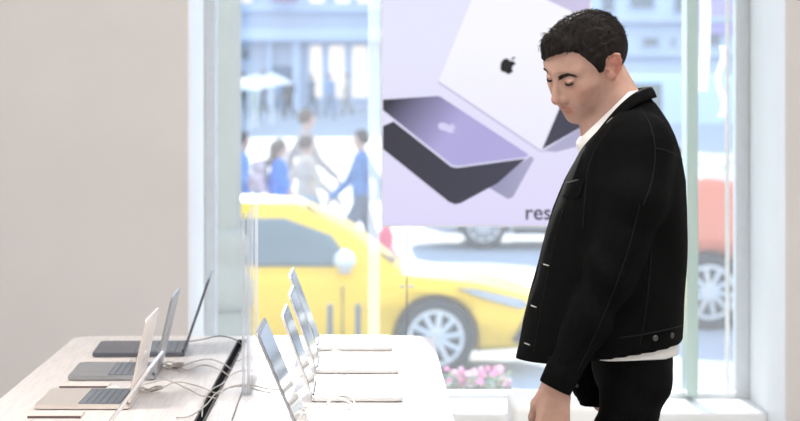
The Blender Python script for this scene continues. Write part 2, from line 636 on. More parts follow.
# left row: keyboards towards the wall (-X)
for (xh, yn, w, d, lid, lean, f, lg, lab) in (
    (-.525, 6.395, .312, .255, .215, R_(19), MIDNIGHT, M_logo_dark, 'dark midnight grey open laptop on the wooden side, farthest from us'),
    (-.555, 5.87, .304, .222, .205, R_(13), GREY, M_logo, 'mid grey open laptop on the wooden side, between the dark and pale gold ones'),
    (-.560, 5.325, .300, .220, .200, R_(12), GOLD, M_logo, 'pale gold open laptop with a blush palm rest on the wooden side'),
    (-.567, 4.70, .300, .215, .200, R_(36), SILVER, M_logo, 'silver laptop nearest to us on the wooden side, its screen reclined far back'),
):
    make_laptop(lab, (xh, yn + w / 2, TZ), PI + (R_(2.2) if f is MIDNIGHT else R_(1.2) if f is GREY else 0), w, d, lid, lean, f, lg, GL)
for (xh, yn, w, d, lid, lean, f, lg, lab) in (
    (-.157, 6.54, .304, .218, .215, R_(21), SILVER, M_logo, 'silver open laptop on the white side of the table, farthest from us'),
    (-.146, 6.01, .304, .218, .205, R_(20), SILVER, M_logo, 'silver open laptop on the white side, second from the far end'),
    (-.143, 5.46, .304, .218, .205, R_(20), SILVER, M_logo, 'silver open laptop on the white side with a white cable coiled at its front'),
    (-.142, 4.74, .34, .24, .245, R_(23), GREY, M_logo, 'grey laptop nearest to us on the white side, its tall screen tilted back'),
):
    make_laptop(lab, (xh, yn + w / 2, TZ), 0, w, d, lid, lean, f, lg, GR)

# ---- small price plates beside each left laptop
M_acr = mat('clear_acrylic', (0.95, 0.93, 0.92), 0.05, noise=.01, trans=.9, ior=1.45)
M_card = mat('price_card', (0.74, 0.66, 0.61), 0.5, noise=.02)
M_card_edge = mat('plum_card_edge', (0.12, 0.08, 0.08), 0.5, noise=.03)
for (x0, x1, yy, lab) in ((-.775, -.655, 6.235, 'low price card plate in front of the dark grey laptop'),
                          (-.775, -.655, 5.72, 'low price card plate in front of the mid grey laptop'),
                          (-.775, -.655, 5.19, 'low price card plate in front of the pale gold laptop')):
    t = thing('price_card', lab, 'price card', ((x0 + x1) / 2, yy, TZ), group='price cards on the wooden side')
    hw = (x1 - x0) / 2
    link('plate', bx(-hw, hw, .002, .075, 0, .006, bev=.001), M_card, t)
    link('front_edge', bx(-hw, hw, -.002, .002, 0, .005), M_card_edge, t)
# ---- white alarm pucks on the table beside the left laptops
for (px, py, lab) in ((113, 391, 'small white alarm puck beside the pale gold laptop'), (137, 367, 'small white alarm puck beside the mid grey laptop')):
    p = W(px, py, row_y(py)); 
    t = thing('alarm_puck', lab, 'alarm sensor', (p.x, p.y, TZ), group='alarm pucks')
    link('body', lathe([(.017, 0), (.018, .002), (.017, .008), (.013, .011), (.002, .0115)], 20), M_white, t, smooth=True)
    link('cable_boot', bx(.014, .03, -.004, .004, .001, .007, bev=.0015), M_white, t)

# ---- acrylic sign holder seen edge on
t = thing('sign_holder', 'tall clear acrylic sign holder standing edge-on in the middle of the table', 'sign holder', (-.303, 5.77, TZ))
M_glassy = pane_mat('acrylic_sheet', 0.02, refl=.1)
link('front_sheet', bx(-.0065, -.0035, -.2, .2, .004, .44), M_glassy, t)
link('back_sheet', bx(.0035, .0065, -.2, .2, .004, .44), M_glassy, t)
M_aedge = pane_mat('acrylic_lit_edge', .35, refl=.1)  # whitened edges imitate light piped through the acrylic
for x in (-.006, .006):
    for y in (-.2, .197):
        link('polished_edge', bx(x - .004, x + .004, y, y + .003, .004, .444), M_aedge, t)
link('foot', bx(-.012, .012, -.2, .2, 0, .004), M_glassy, t)

# ---- cables
M_cab = mat('grey_beige_cable', (0.46, 0.43, 0.40), 0.5, noise=.05)
M_cabw = mat('white_cable', (0.74, 0.73, 0.72), 0.45, noise=.03)
M_cabd = mat('dark_grey_cable', (0.16, 0.16, 0.17), 0.5, noise=.04)


def T_(px, py, up=0.0):
    """point on the table at a pixel, raised a little"""
    Y = FPX * (HC - TZ) / (py - CY)
    p = W(px, py, Y)
    p.z += up
    return p


def A_(px, py, up):
    """point raised up above the table that shows at the pixel"""
    Y = FPX * (HC - TZ - up) / (py - CY)
    return W(px, py, Y)


def cable(pts, lab, m=None, r=.0018, group='cables on the table'):
    sp = spline(pts, 8)
    for v in sp:
        v.z = max(v.z, TZ + r * 1.25 + (.0055 if -.402 < v.x < -.362 else 0))
    tag(link('cable', tube(sp, r, 6), m or M_cab, smooth=True), lab, 'cable', group)


U = .003
cable([T_(184, 343, U), A_(200, 340, .008), A_(220, 336, .022), A_(236, 340, .016), T_(242, 347, U)], 'dark cable arching from the farthest dark laptop to the end of the black channel', M_cabd)
cable([T_(166, 368, U), T_(178, 369, U), A_(190, 363, .016), A_(208, 359, .024), A_(224, 364, .014), T_(232, 372, U)], 'beige cable arching high from the knot behind the mid grey laptop')
cable([T_(160, 366, .006), A_(172, 362, .012), A_(186, 370, .006), A_(204, 365, .010), A_(222, 371, .010), T_(229, 379, U)], 'lower beige cable running beside the high arch behind the mid grey laptop')
cable([T_(143, 393, U), T_(160, 390, U), A_(176, 382, .013), A_(194, 385, .010), A_(208, 390, .010), T_(219, 397, U)], 'beige cable from the knot behind the pale gold laptop to the channel')
cable([T_(128, 390, .004), A_(146, 384, .012), A_(166, 380, .014), A_(186, 388, .008), A_(202, 396, .006), T_(217, 402, U)], 'beige cable starting between the gold and silver screens')
cable([T_(176, 419, U), A_(190, 416, .006), A_(206, 405, .012), A_(218, 392, .02), A_(240, 386, .018), A_(262, 391, .010), T_(286, 397, U)], 'grey cable crossing over the channel towards the white side')
cable([T_(202, 420, U), A_(203, 405, .010), A_(206, 396, .012), A_(214, 388, .012), T_(226, 384, U)], 'grey cable rising along the near end of the channel')
cable([T_(219, 397, U), A_(230, 387, .014), A_(250, 385, .012), A_(270, 389, .006), T_(296, 390, U)], 'pale cable from the channel to the silver laptop with the coil')
cable([T_(229, 378, U), A_(240, 371, .012), A_(258, 371, .008), T_(284, 377, U), T_(314, 376, U)], 'pale cable from the channel to the second silver laptop')
cable([T_(236, 364, U), A_(246, 357, .010), A_(262, 358, .006), T_(290, 362, U)], 'pale cable branching off the middle of the channel')
cable([T_(239, 356, U), A_(250, 350, .010), A_(272, 352, .006), T_(302, 356, U), T_(322, 353, U)], 'pale cable from the channel to the farthest silver laptop', M_cabw)
cable([T_(243, 390, U), T_(238, 404, U), T_(232, 421, U)], 'thin dark cable lying straight beside the channel', M_cabd, .0012)
cable([T_(296, 407, U), T_(314, 409, U), A_(326, 405, .006), A_(334, 397, .014), A_(346, 396, .014), A_(354, 401, .012), A_(350, 409, .006), A_(336, 408, .008), A_(328, 402, .012), A_(338, 398, .016), A_(352, 405, .008), T_(340, 411, U)],
      'white cable coiled in a loop at the edge of a silver laptop', M_cabw, .0026)
cable([T_(318, 378, U), T_(326, 379, U), A_(336, 375, .008), T_(346, 378, U), T_(330, 381, U)], 'white cable bunched beside the second silver laptop', M_cabw, .0024)
cable([T_(320, 355, U), T_(328, 354, U), A_(336, 351, .006), T_(342, 354, U)], 'white cable end beside the farthest silver laptop', M_cabw, .0024)
# cable knots gathered with ties
for (px, py, lab) in ((172, 369, 'beige cable bunch tied behind the mid grey laptop'), (150, 393, 'beige cable bunch tied behind the pale gold laptop')):
    c = T_(px, py, .006)
    b = bmesh.new()
    pts = [c + Vector((.028 * math.cos(a) * (1 + .15 * math.sin(3 * a)), .018 * math.sin(a * 1.3), .004 + .005 * math.sin(2.1 * a))) for a in np.linspace(0, 14, 60)]
    tube([Vector((v.x, v.y, max(v.z, TZ + .003))) for v in pts], .0022, 6, b)
    o = link('cable_bunch', b, M_cab, smooth=True)
    tag(o, lab, 'cable', 'cable bunches')

# ================================================================== LIGHT BOX POSTER
PY = 8.62
ps = FPX / PY
pl, pb, pr, pt = W(381, 227, PY).x, W(381, 227, PY).z, W(592, 227, PY).x, 2.42
po = Vector(((pl + pr) / 2, PY, pb))
t = thing('lightbox_poster', 'hanging lilac backlit poster of two open laptops in the window', 'poster', po)
link('frame', bx(pl - po.x, pr - po.x, .003, .06, 0, pt - pb, bev=.003), M_white, t)
M_lilac = grad_emit('backlit_lilac_film', (0.73, 0.69, 0.94), (0.79, 0.79, 0.98), (0, 0, 1), 0.0, 0.7, 1.0)
link('panel', bx(pl - po.x + .006, pr - po.x - .006, 0, .003, .006, pt - pb - .006), M_lilac, t)


def art(name, pts, m, lift):
    q = []
    for x, y in pts:
        p = W(x, y, PY)
        q.append((min(max(p.x - po.x, pl - po.x + .007), pr - po.x - .007), p.z - po.z))
    a = sum(q[i][0] * q[(i + 1) % len(q)][1] - q[(i + 1) % len(q)][0] * q[i][1] for i in range(len(q)))
    if a < 0:
        q.reverse()
    mt = Matrix(((1, 0, 0, 0), (0, 0, -1, -lift), (0, 1, 0, 0), (0, 0, 0, 1)))
    return link(name, slab(q, 0, .0004, mtx=mt), m, t)


def lx(px):
    return W(px, 0, PY).x - po.x


g_white = grad_emit('print_silver_lid', (0.93, 0.93, 1.0), (0.84, 0.83, 1.0), (0, 0, -1), -.72, -.3, 1.0)
g_dark = grad_emit('print_dark_lid', (0.030, 0.032, 0.048), (0.43, 0.40, 0.72), (.8, 0, -.6), -.57, -.32, 1.0)
g_base = grad_emit('print_dark_base', (0.035, 0.035, 0.055), (0.05, 0.05, 0.085), (1, 0, 0), -.4, .1, 1.0)
g_leaf = grad_emit('print_grey_leaf', (0.30, 0.29, 0.46), (0.42, 0.41, 0.60), (1, 0, 0), 0, .2, 1.0)
g_edge = grad_emit('print_bright_edge', (0.75, 0.75, 0.95), (0.75, 0.75, 0.95), (1, 0, 0), 0, .2, 1.0)
g_mauve = grad_emit('print_mauve', (0.55, 0.50, 0.72), (0.62, 0.58, 0.80), (1, 0, 0), 0, .4, 1.0)
art('printed_back_corner', [(497, -60), (592, -60), (592, 27), (510, -5)], g_mauve, .0004)
art('printed_silver_lid', [(438.5, 81), (470, 4), (478, -14), (500, -22), (592, 20), (592, 118), (545, 150), (541, 150)], g_white, .0008)
art('printed_lid_edge', [(438.5, 81), (541, 150), (545, 150), (544, 152), (540, 152), (437.6, 82.6)], g_mauve, .0012)
art('printed_silver_base', [(542, 149.5), (567, 90), (592, 80), (592, 122)], g_base, .0012)
art('printed_base_edge', [(543, 151), (592, 122), (592, 137), (579, 146), (556, 152)], g_leaf, .0014)
art('printed_grey_leaf', [(486, 186), (531, 156), (534, 159), (513, 197), (508, 199)], g_leaf, .0006)
art('printed_dark_base', [(381, 126), (396, 120.5), (457, 164), (527, 157), (498, 183), (461, 203), (455, 204.3), (449, 202), (382, 149)], g_base, .0010)
art('printed_dark_lid', [(381, 99.6), (437, 96), (441, 97), (528, 154), (527, 157), (457, 166), (452, 165), (381, 110)], g_dark, .0015)
art('printed_lid_rim', [(381, 110), (453, 165), (458, 166), (528, 156.5), (526, 158.5), (457, 167.8), (451, 166.6), (381, 113)], g_edge, .0013)
mb = Matrix(((1, 0, 0, 0), (0, 0, -1, 0), (0, 1, 0, 0), (0, 0, 0, 1)))
p = W(508, 65.5, PY) - po
link('printed_logo', logo_bm(8.2 / ps, Matrix.Translation((p.x, -.0013, p.z)) @ mb @ Matrix.Rotation(R_(-24), 4, 'Z') @ Matrix.Diagonal((.95, 1, 1, 1)), .0004), mat('print_black', (0.01, 0.01, 0.012), .6), t)
p = W(447.5, 127.5, PY) - po
link('printed_logo', logo_bm(7.6 / ps, Matrix.Translation((p.x, -.002, p.z)) @ mb @ Matrix(((1.25, .35, 0, 0), (-.45, .5, 0, 0), (0, 0, 1, 0), (0, 0, 0, 1))), .0004), grad_emit('print_pale_logo', (0.66, 0.64, 0.92), (0.66, 0.64, 0.92), (1, 0, 0), 0, 1, 1.0), t)
fc = bpy.data.curves.new('lettering', 'FONT')
fc.body = 'res'
fc.size = 21.5 / ps
fc.offset = .0008
fc.extrude = .0003
fo = bpy.data.objects.new('lettering', fc)
COL.objects.link(fo)
bpy.context.view_layer.update()
me = bpy.data.meshes.new_from_object(fo.evaluated_get(bpy.context.evaluated_depsgraph_get()))
bpy.data.objects.remove(fo)
p = W(524.5, 219.5, PY) - po
me.transform(Matrix.Translation((p.x, -.001, p.z)) @ mb)
link('lettering', me, mat('print_dark_letter', (0.035, 0.03, 0.06), .6), t)
for x in (pl + .06, pr - .06):
    link('suspension_wire', cyl(bmesh.new(), (x - po.x, .03, pt - pb), (x - po.x, .03, CEIL - pb), .0025, n=8), mat('steel_wire', (.5, .5, .52), .3, metal=.8), t)
# tension cable below the poster
b = bmesh.new()
xw = W(407, 227, PY).x
cyl(b, (xw, PY + .03, SILL), (xw, PY + .03, pb), .0022, n=8)
t = link('tension_cable', b, mat('dark_steel_wire', (.2, .2, .21), .35, metal=.7))
tag(t, 'thin taut steel cable from the poster down to the sill', 'cable')
bb = bmesh.new()
for px in (402, 412):
    pp = W(px, 287, PY)
    ball(bb, (pp.x, PY + .03, pp.z), .006, 10, 8)
cyl(bb, (W(402, 287, PY).x, PY + .03, W(402, 287, PY).z), (W(412, 287, PY).x, PY + .03, W(412, 287, PY).z), .002, n=8)
link('cable_clamp', bb, M_grey_frame, t)

# white pedestal behind the man
pd = thing('pedestal', 'low white rounded pedestal on the floor behind the man', 'pedestal', (.67, 7.55, 0))
pz = HC - (405 - CY) / FPX * 7.35
link('body', bx(-.215, .215, -.2, .2, .03, pz, bev=.022, seg=4), M_white, pd)
link('plinth', bx(-.19, .19, -.17, .17, 0, .03), M_grey_frame, pd)

# ================================================================== THE MAN
MY = 5.30
M_skin = mat('skin', (0.50, 0.305, 0.24), 0.5, noise=.05, nscale=60, sss=.12, bump=.08, bscale=500)
# pigment (lips, ear and cheek redness, beard shadow), plus backlight painted in the ears, rides on a colour attribute
nt = M_skin.node_tree
at = nt.nodes.new('ShaderNodeAttribute'); at.attribute_name = 'pigment_and_glow'
mx = nt.nodes.new('ShaderNodeMix'); mx.data_type = 'RGBA'; mx.blend_type = 'MULTIPLY'
mx.inputs[0].default_value = 1.0
src = nt.nodes['Principled BSDF'].inputs['Base Color'].links[0].from_socket
nt.links.new(src, mx.inputs[6]); nt.links.new(at.outputs['Color'], mx.inputs[7])
nt.links.new(mx.outputs[2], nt.nodes['Principled BSDF'].inputs['Base Color'])
M_hair = mat('dark_brown_hair', (0.011, 0.008, 0.007), 0.65, noise=.25, nscale=90, spec=.2)
M_brow = mat('brow_hair', (0.022, 0.015, 0.012), 0.6, noise=.2)
M_denim = mat('black_denim', (0.0024, 0.0025, 0.0027), 0.8, noise=.35, nscale=120, bump=.35, bscale=900, spec=.08)
M_denim2 = mat('black_denim_seam', (0.0075, 0.0075, 0.0078), 0.8, noise=.3, nscale=200, spec=.2)
M_trous = mat('black_trouser_cotton', (0.0032, 0.0032, 0.0035), 0.8, noise=.3, nscale=90, bump=.25, bscale=700, spec=.08)
M_tee = mat('white_jersey', (0.80, 0.79, 0.78), 0.85, noise=.02, nscale=80, bump=.1, bscale=600)
M_button = mat('dark_metal_button', (0.10, 0.095, 0.09), 0.38, metal=.8)
M_tack = mat('pale_stitch', (0.55, 0.53, 0.50), 0.6)
M_shoe = mat('black_leather', (0.015, 0.015, 0.016), 0.35)
M_sole = mat('white_rubber', (0.6, 0.6, 0.6), 0.6)

man = thing('person', 'person in black denim jacket and white T-shirt looking down at the laptops', 'person', (.585, MY, 0))
ML = np.array(man.location)


def mlink(name, V, Q, m, parent=None):
    par = parent or man
    o = link(name, mesh_np(name, V - ML, Q), m, par)
    return o


# head frame: local x forward, y left, z up
yaw, pit, rol = R_(32), R_(30), R_(-10)


def head_rot():
    # roll about forward, pitch down, then turn to face -X and a little towards the camera
    Rr = Matrix.Rotation(rol, 3, 'X')
    Rp = Matrix.Rotation(pit, 3, 'Y')
    B = Matrix(((-math.cos(yaw), math.sin(yaw), 0), (-math.sin(yaw), -math.cos(yaw), 0), (0, 0, 1)))
    return B @ Rp @ Rr


HR = head_rot()
HC0 = W(585.5, 64.2, MY)
HRn = np.array(HR)


def to_world(v):
    return np.asarray(v) @ HRn.T + np.array(HC0)


def to_local(p):
    return (np.asarray(p) - np.array(HC0)) @ HRn


neck_base = to_local(W(630, 128, MY + .005))
neck_front = to_local(W(600, 142, MY))

h = .0016
F_ = Fld((-.135, -.115, -.235), (.145, .115, .165), h)
P = (F_.X, np.abs(F_.Y), F_.Z)          # mirrored for the symmetric shapes
PW = (F_.X, F_.Y, F_.Z)
cran = s_ell(P, (-.010, 0, .034), (.095, .076, .074))
cran = smin(cran, s_ell(P, (-.045, 0, .020), (.058, .068, .062)), .03)
d = smin(cran, s_ell(P, (.028, 0, .004), (.063, .063, .088)), .03)
d = smin(d, s_ell(P, (.036, 0, -.055), (.050, .051, .052)), .03)
d = smin(d, s_cap(P, (-.006, .056, -.040), (.066, .020, -.094), .014, .013), .028)   # jaw line
d = smin(d, s_ell(P, (.074, 0, -.097), (.019, .022, .0165)), .018)            # chin
d = smin(d, s_ell(P, (.052, .046, -.016), (.027, .022, .020)), .025)          # cheekbone
d = smin(d, s_ell(P, (.060, .033, -.050), (.026, .022, .030)), .025)          # cheek
d = smin(d, s_ell(P, (.068, 0, -.063), (.026, .029, .030)), .018)             # mouth mound
d = smin(d, s_cap(P, (.083, .010, .029), (.064, .046, .027), .0115, .0105), .016)  # brow ridge
d = smax(d, -s_sph(P, (.0955, .031, .011), .0180), .014)                       # eye sockets
nose = smin(s_cap(P, (.087, 0, .020), (.108, 0, -.028), .0070, .0100), s_sph(P, (.109, 0, -.032), .0122), .006)
nose = smin(nose, s_ell(P, (.098, .0125, -.037), (.0115, .0078, .0085)), .006)
nose = smin(nose, s_cap(P, (.082, .006, .012), (.090, .013, -.030), .007, .009), .012)
d = smin(d, nose, .008)
d = smax(d, -s_ell(P, (.104, .0075, -.0445), (.0065, .0032, .0042)), .003)
lipu = s_chain(P, [(.0945, 0, -.0615), (.0915, .009, -.0612), (.080, .0235, -.0675)], [.0052, .0054, .0022], .004)
lipl = s_chain(P, [(.0925, 0, -.0735), (.0895, .010, -.0730), (.080, .0225, -.0688)], [.0062, .0058, .0022], .004)
d = smin(d, smin(lipu, lipl, .0015), .005)
d = smax(d, -s_chain(P, [(.1005, 0, -.0680), (.0965, .010, -.0672), (.0845, .0250, -.0690)], [.0022, .0022, .0013], .002), .003)
d = smax(d, -s_ell(P, (.103, 0, -.0835), (.014, .020, .0050)), .009)          # crease above the chin
d = smax(d, -s_cap(P, (.1035, 0, -.047), (.1025, 0, -.056), .0028), .004)     # philtrum
# eyelids: a shell with a narrow slit, the look goes down
ec = (.0755, .0320, .0085)
lid = s_sph(P, ec, .0142)
slit = smax((P[2] - ec[2]) * .90 + (P[0] - ec[0]) * .44 - .0012, -((P[2] - ec[2]) * .90 + (P[0] - ec[0]) * .44) - .0012, .0006)
slit = smax(slit, s_ell(P, (.088, .0325, .001), (.02, .0135, .02)), .002)
d = smin(d, lid, .005)
d = smax(d, -slit, .0012)
d = smax(d, -s_cap(P, (.0905, .020, .0165), (.0825, .046, .0150), .0014), .004)  # lid crease
# ear
ea = math.radians(18)
ex, ey, ez = P[0] + .012, P[1] - .0745, P[2] + .002
lean_ = math.radians(14)
exr = ex * math.cos(lean_) + ez * math.sin(lean_)
ezr = -ex * math.sin(lean_) + ez * math.cos(lean_)
flap = ey + exr * .42                     # the auricle stands off the skull towards the back
E = (exr, flap, ezr)
outl = [(.012, 0, .010), (.008, 0, .024), (-.004, 0, .031), (-.0155, 0, .026), (-.0185, 0, .012), (-.0165, 0, -.004), (-.0105, 0, -.016), (-.003, 0, -.0255), (.005, 0, -.026), (.009, 0, -.018)]
ear = s_ell(E, (-.004, 0, .002), (.0165, .0045, .029))
ear = smin(ear, s_ell(E, (.002, 0, -.022), (.0085, .0052, .0095)), .006)
ear = smin(ear, s_chain(E, [(a, .0035, c) for a, b, c in outl[:7]], [.0030, .0036, .0040, .0042, .0040, .0036, .003], .003), .003)
ear = smin(ear, s_chain(E, [(-.0085, .003, .020), (-.0100, .0035, .006), (-.0065, .003, -.009)], [.0022, .0030, .0026], .003), .003)
ear = smin(ear, s_ell(E, (.0095, .003, -.003), (.0045, .004, .0055)), .003)
ear = smax(ear, -s_ell(E, (.001, .0065, -.001), (.0075, .0070, .0105)), .003)
ear = smax(ear, -s_cap(E, (-.0135, .0065, .016), (-.0140, .0065, -.002), .0020), .002)
d = smin(d, ear, .004)
# neck
nb = s_cap(PW, (-.034, 0, -.035), tuple(neck_base), .054, .060)
nb = smin(nb, s_cap(PW, (-.005, 0, -.075), tuple(neck_front), .040, .045), .03)
for sy in (1, -1):
    nb = smin(nb, s_cap(PW, (-.034, sy * .058, -.030), tuple(neck_front + np.array([-.004, sy * .018, 0])), .011, .010), .02)
nb = smin(nb, s_ell(PW, (.022, 0, -.118), (.012, .012, .014)), .02)
d = smin(d, nb, .014)
HV, HQ = nets(d, F_.lo, h)
HVl = HV.copy()


def gau(v, c, s):
    return np.exp(-(((v - np.array(c)) / np.array(s)) ** 2).sum(1))


am = HVl.copy(); am[:, 1] = np.abs(am[:, 1])
pg = np.ones((len(am), 3))


def tint(w, c):
    global pg
    pg = pg * (1 - w[:, None] * (1 - np.array(c)))


lipmask = np.clip(1.6 * np.maximum(gau(am, (.094, .008, -.0615), (.012, .014, .0046)), gau(am, (.093, .008, -.0740), (.012, .013, .0055))), 0, 1)
tint(lipmask, (.90, .64, .64))
tint(gau(am, (-.02, .088, .0), (.03, .016, .04)), (1.0, .62, .58))  # ear redness, deepened to paint in light shining through
tint(.55 * gau(am, (.068, .045, -.025), (.03, .03, .025)), (1.0, .82, .80))
tint(.5 * gau(am, (.112, 0, -.035), (.015, .018, .014)), (1.0, .80, .78))
beard = np.clip((-.035 - am[:, 2]) / .02, 0, 1) * np.clip((am[:, 0] + .01) / .03, 0, 1) * np.clip((.135 + am[:, 2]) / .02, 0, 1) * (1 - lipmask)
tint(.34 * beard, (.72, .74, .78))
tint(.35 * gau(am, (.083, .033, -.006), (.012, .02, .008)), (.85, .75, .78))

# hand (left), hanging with its back to the camera; the fingers curl towards the thigh
HY = 5.075
wr_ = W(556.5, 384, HY)
dn = Vector((-.10, .06, -1)).normalized()
sd = Vector((-1, -.10, .10)); sd = (sd - dn * sd.dot(dn)).normalized()     # thumb side, towards the front
pm = dn.cross(sd)
if pm.y < 0:
    pm = -pm                                                              # palm looks to the body


def hp(a, b, c):
    """a down the hand, b towards the thumb side, c towards the palm"""
    return wr_ + dn * a + sd * b + pm * c


chains = []
fingers = [(.029, .092, (.046, .027, .022), .0094, .10), (.0095, .097, (.050, .031, .024), .0098, .14), (-.0105, .093, (.046, .029, .023), .0093, .20), (-.029, .085, (.037, .022, .020), .0082, .28)]
cap = [-.09, -.13, -.11]
hand_prims = []
for (b, kn, ln, r, curl) in fingers:
    k0 = hp(.010, b * .45, .002)
    k1 = hp(kn, b, -.002)
    hand_prims.append(([k0, k1], [.014, r * 1.16]))
    pts = [k1]
    ang = .30 + curl
    q = Vector((kn, b, -.002))
    for j, L_ in enumerate(ln):
        q = q + Vector((math.cos(ang) * L_, b * .10 * (1 - j * .6) * .5, math.sin(ang) * L_))
        pts.append(hp(*q))
        ang += .42 + curl * .6
    chains.append((pts, [r * 1.02, r * .96, r * .88, r * .76]))
thumb = ([hp(.018, .020, .010), hp(.052, .036, .024), hp(.084, .038, .034), hp(.110, .034, .044)], [.014, .0118, .0102, .0080])
lo_ = np.array(wr_) - (.10, .10, .24)
hi_ = np.array(wr_) + (.09, .14, .11)
Fh = Fld(lo_, hi_, .002)
PH = (Fh.X, Fh.Y, Fh.Z)
fa = W(586, 326, MY - .222); sdir = (hp(.004, 0, .002) - fa).normalized()
dh = s_cap(PH, tuple(hp(.004, 0, .002) - sdir * .10), tuple(hp(.0, 0, 0)), .030, .0255)
dh = smin(dh, s_cap(PH, tuple(hp(0, .008, 0)), tuple(hp(.01, -.008, 0)), .022), .02)
for pts, rs in hand_prims:
    dh = smin(dh, s_chain(PH, [tuple(p) for p in pts], rs), .014)
dh = smin(dh, s_cap(PH, tuple(hp(.03, .018, .010)), tuple(hp(.075, .018, .006)), .014, .012), .016)
dh = smin(dh, s_cap(PH, tuple(hp(.03, -.020, .010)), tuple(hp(.070, -.020, .006)), .013, .011), .016)
dh = smin(dh, s_chain(PH, [tuple(p) for p in thumb[0]], thumb[1], .006), .012)
df = None
for pts, rs in chains:
    c = s_chain(PH, [tuple(p) for p in pts], rs, .003)
    for j in (1, 2):
        c = smin(c, s_sph(PH, tuple(pts[j] - pm * .001), rs[j] * 1.04), .003)
    df = c if df is None else np.minimum(df, c)
dh = smin(dh, df, .005)
for (b, kn, ln, r, curl) in fingers:                      # knuckles and tendons on the back
    dh = smin(dh, s_sph(PH, tuple(hp(kn - .002, b, -.0075)), .0062), .008)
    dh = smin(dh, s_cap(PH, tuple(hp(.02, b * .5, -.0125)), tuple(hp(kn - .01, b * .95, -.0105)), .0022), .005)
HV2, HQ2 = nets(dh, Fh.lo, .002)

# coarse body under the clothes
neckw = np.array(W(628, 125, MY))
Fb = Fld((.15, MY - .34, .0), (.80, MY + .34, 1.52), .0085)
PB = (Fb.X, Fb.Y, Fb.Z)


def w3(px, py, dy):
    v = W(px, py, MY + dy)
    return (v.x, v.y, v.z)


tb = s_ell(PB, w3(636, 200, 0), (.09, .135, .17))
tb = smin(tb, s_ell(PB, w3(634, 275, 0), (.085, .12, .16)), .03)
tb = smin(tb, s_ell(PB, w3(632, 350, 0), (.078, .130, .10)), .03)
tb = smin(tb, s_cap(PB, w3(638, 155, -.12), w3(638, 155, .12), .050), .03)
tb = smin(tb, s_cap(PB, tuple(neckw), w3(634, 165, 0), .046, .055), .03)
for sg in (-1, 1):
    tb = smin(tb, s_chain(PB, [w3(635, 370, sg * .085), w3(613, 575, sg * .10), w3(628, 752, sg * .10)], [.062, .044, .034], .02), .02)
    tb = smin(tb, s_cap(PB, w3(630, 765, sg * .10), w3(578, 778, sg * .11), .036, .028), .02)
tb = smin(tb, s_chain(PB, [w3(640, 150, -.140), w3(633, 200, -.188), w3(612, 268, -.213), w3(586, 326, -.222), tuple(W(586, 326, MY - .222).lerp(hp(.004, 0, .002), .75))], [.040, .040, .036, .030, .026], .01), .015)
tb = smin(tb, s_chain(PB, [w3(640, 150, .14), w3(640, 205, .188), w3(618, 282, .213), w3(587, 371, .195), w3(602, 402, .158), w3(630, 424, .105)], [.040, .040, .036, .028, .022, .026], .01), .015)
BV, BQ = nets(tb, Fb.lo, Fb.h)
V, Q = join_np([(to_world(HVl), HQ), (HV2, HQ2), (BV, BQ)])
body = mlink('body', V, Q, M_skin)
ca = body.data.color_attributes.new('pigment_and_glow', 'FLOAT_COLOR', 'POINT')
colr = np.ones((len(V), 4), np.float32)
colr[:len(pg), :3] = pg
kn_mask = np.zeros(len(HV2))
for (b, kn, ln, r, curl) in fingers:
    kn_mask = np.maximum(kn_mask, gau(HV2, tuple(hp(kn, b, -.01)), (.012, .012, .012)))
colr[len(pg):len(pg) + len(HV2), :3] = 1 - .5 * kn_mask[:, None] * (1 - np.array((1.0, .80, .76)))
ca.data.foreach_set('color', colr.ravel())

# eyes
hm = Matrix.Translation(HC0 - man.location) @ HR.to_4x4()
for sg in (1, -1):
    c = Vector((.0755, sg * .0320, .0085))
    b = ball(bmesh.new(), (0, 0, 0), .0114, 24, 16)
    bmesh.ops.transform(b, matrix=hm @ Matrix.Translation(c), verts=b.verts)
    eo = link('eyeball', b, mat('eye_white', (0.72, 0.68, 0.65), .2, noise=.02), man, True)
    g = Matrix.Translation(c) @ Matrix.Rotation(R_(32), 4, 'Y') @ Matrix.Rotation(R_(90), 4, 'Y')
    b = ball(bmesh.new(), (0, 0, .0068), .0062, 18, 10, (1, 1, .82))
    bmesh.ops.transform(b, matrix=hm @ g, verts=b.verts)
    link('iris', b, mat('brown_iris', (0.05, 0.028, 0.016), .15), eo, True)
    # lashes along the upper lid
    b = bmesh.new()
    for i in range(26):
        t_ = i / 25
        az = (-.95 + 1.9 * t_)
        gd = Vector((.899, 0, -.438)); nn = Vector((.438, 0, .899))
        dr_ = gd * math.cos(az) + Vector((0, math.sin(az), 0))
        base = c + dr_ * .0140 + nn * (.0016 * math.cos(az))
        tip = base + dr_ * .0040 - nn * .0035
        tube([base, base.lerp(tip, .5) - nn * .0008, tip], .0010, 4, b, .0003)
    bmesh.ops.transform(b, matrix=hm, verts=b.verts)
    link('eyelashes', b, M_brow, man)

# bvh of the head for planting hair (head-local)
hbvh = BVHTree.FromPolygons([Vector(v) for v in HVl], [tuple(q) for q in HQ])
for sg in (1, -1):
    b = bmesh.new()
    for i in range(340):
        t_ = rng.random()
        y = .010 + .040 * t_
        z = .0150 + .0125 * min(1, t_ * 1.5) - .004 * max(0, t_ - .65) / .35 + (rng.random() - .5) * (.0112 - .0060 * t_)
        hit, nrm, _, _ = hbvh.ray_cast(Vector((.14, sg * y, z)), Vector((-1, 0, 0)))
        if hit is None:
            continue
        dirv = Vector((-.35 * t_, sg * .9, .45 - .75 * t_))
        dirv = (dirv - nrm * dirv.dot(nrm)).normalized()
        L_ = .0075 + .003 * rng.random()
        pts = [hit - nrm * .0004, hit + dirv * L_ * .5 + nrm * .0012, hit + dirv * L_ + nrm * .0006]
        tube(pts, .00062, 4, b, .0002)
    bmesh.ops.transform(b, matrix=hm, verts=b.verts)
    link('eyebrow', b, M_brow, man)

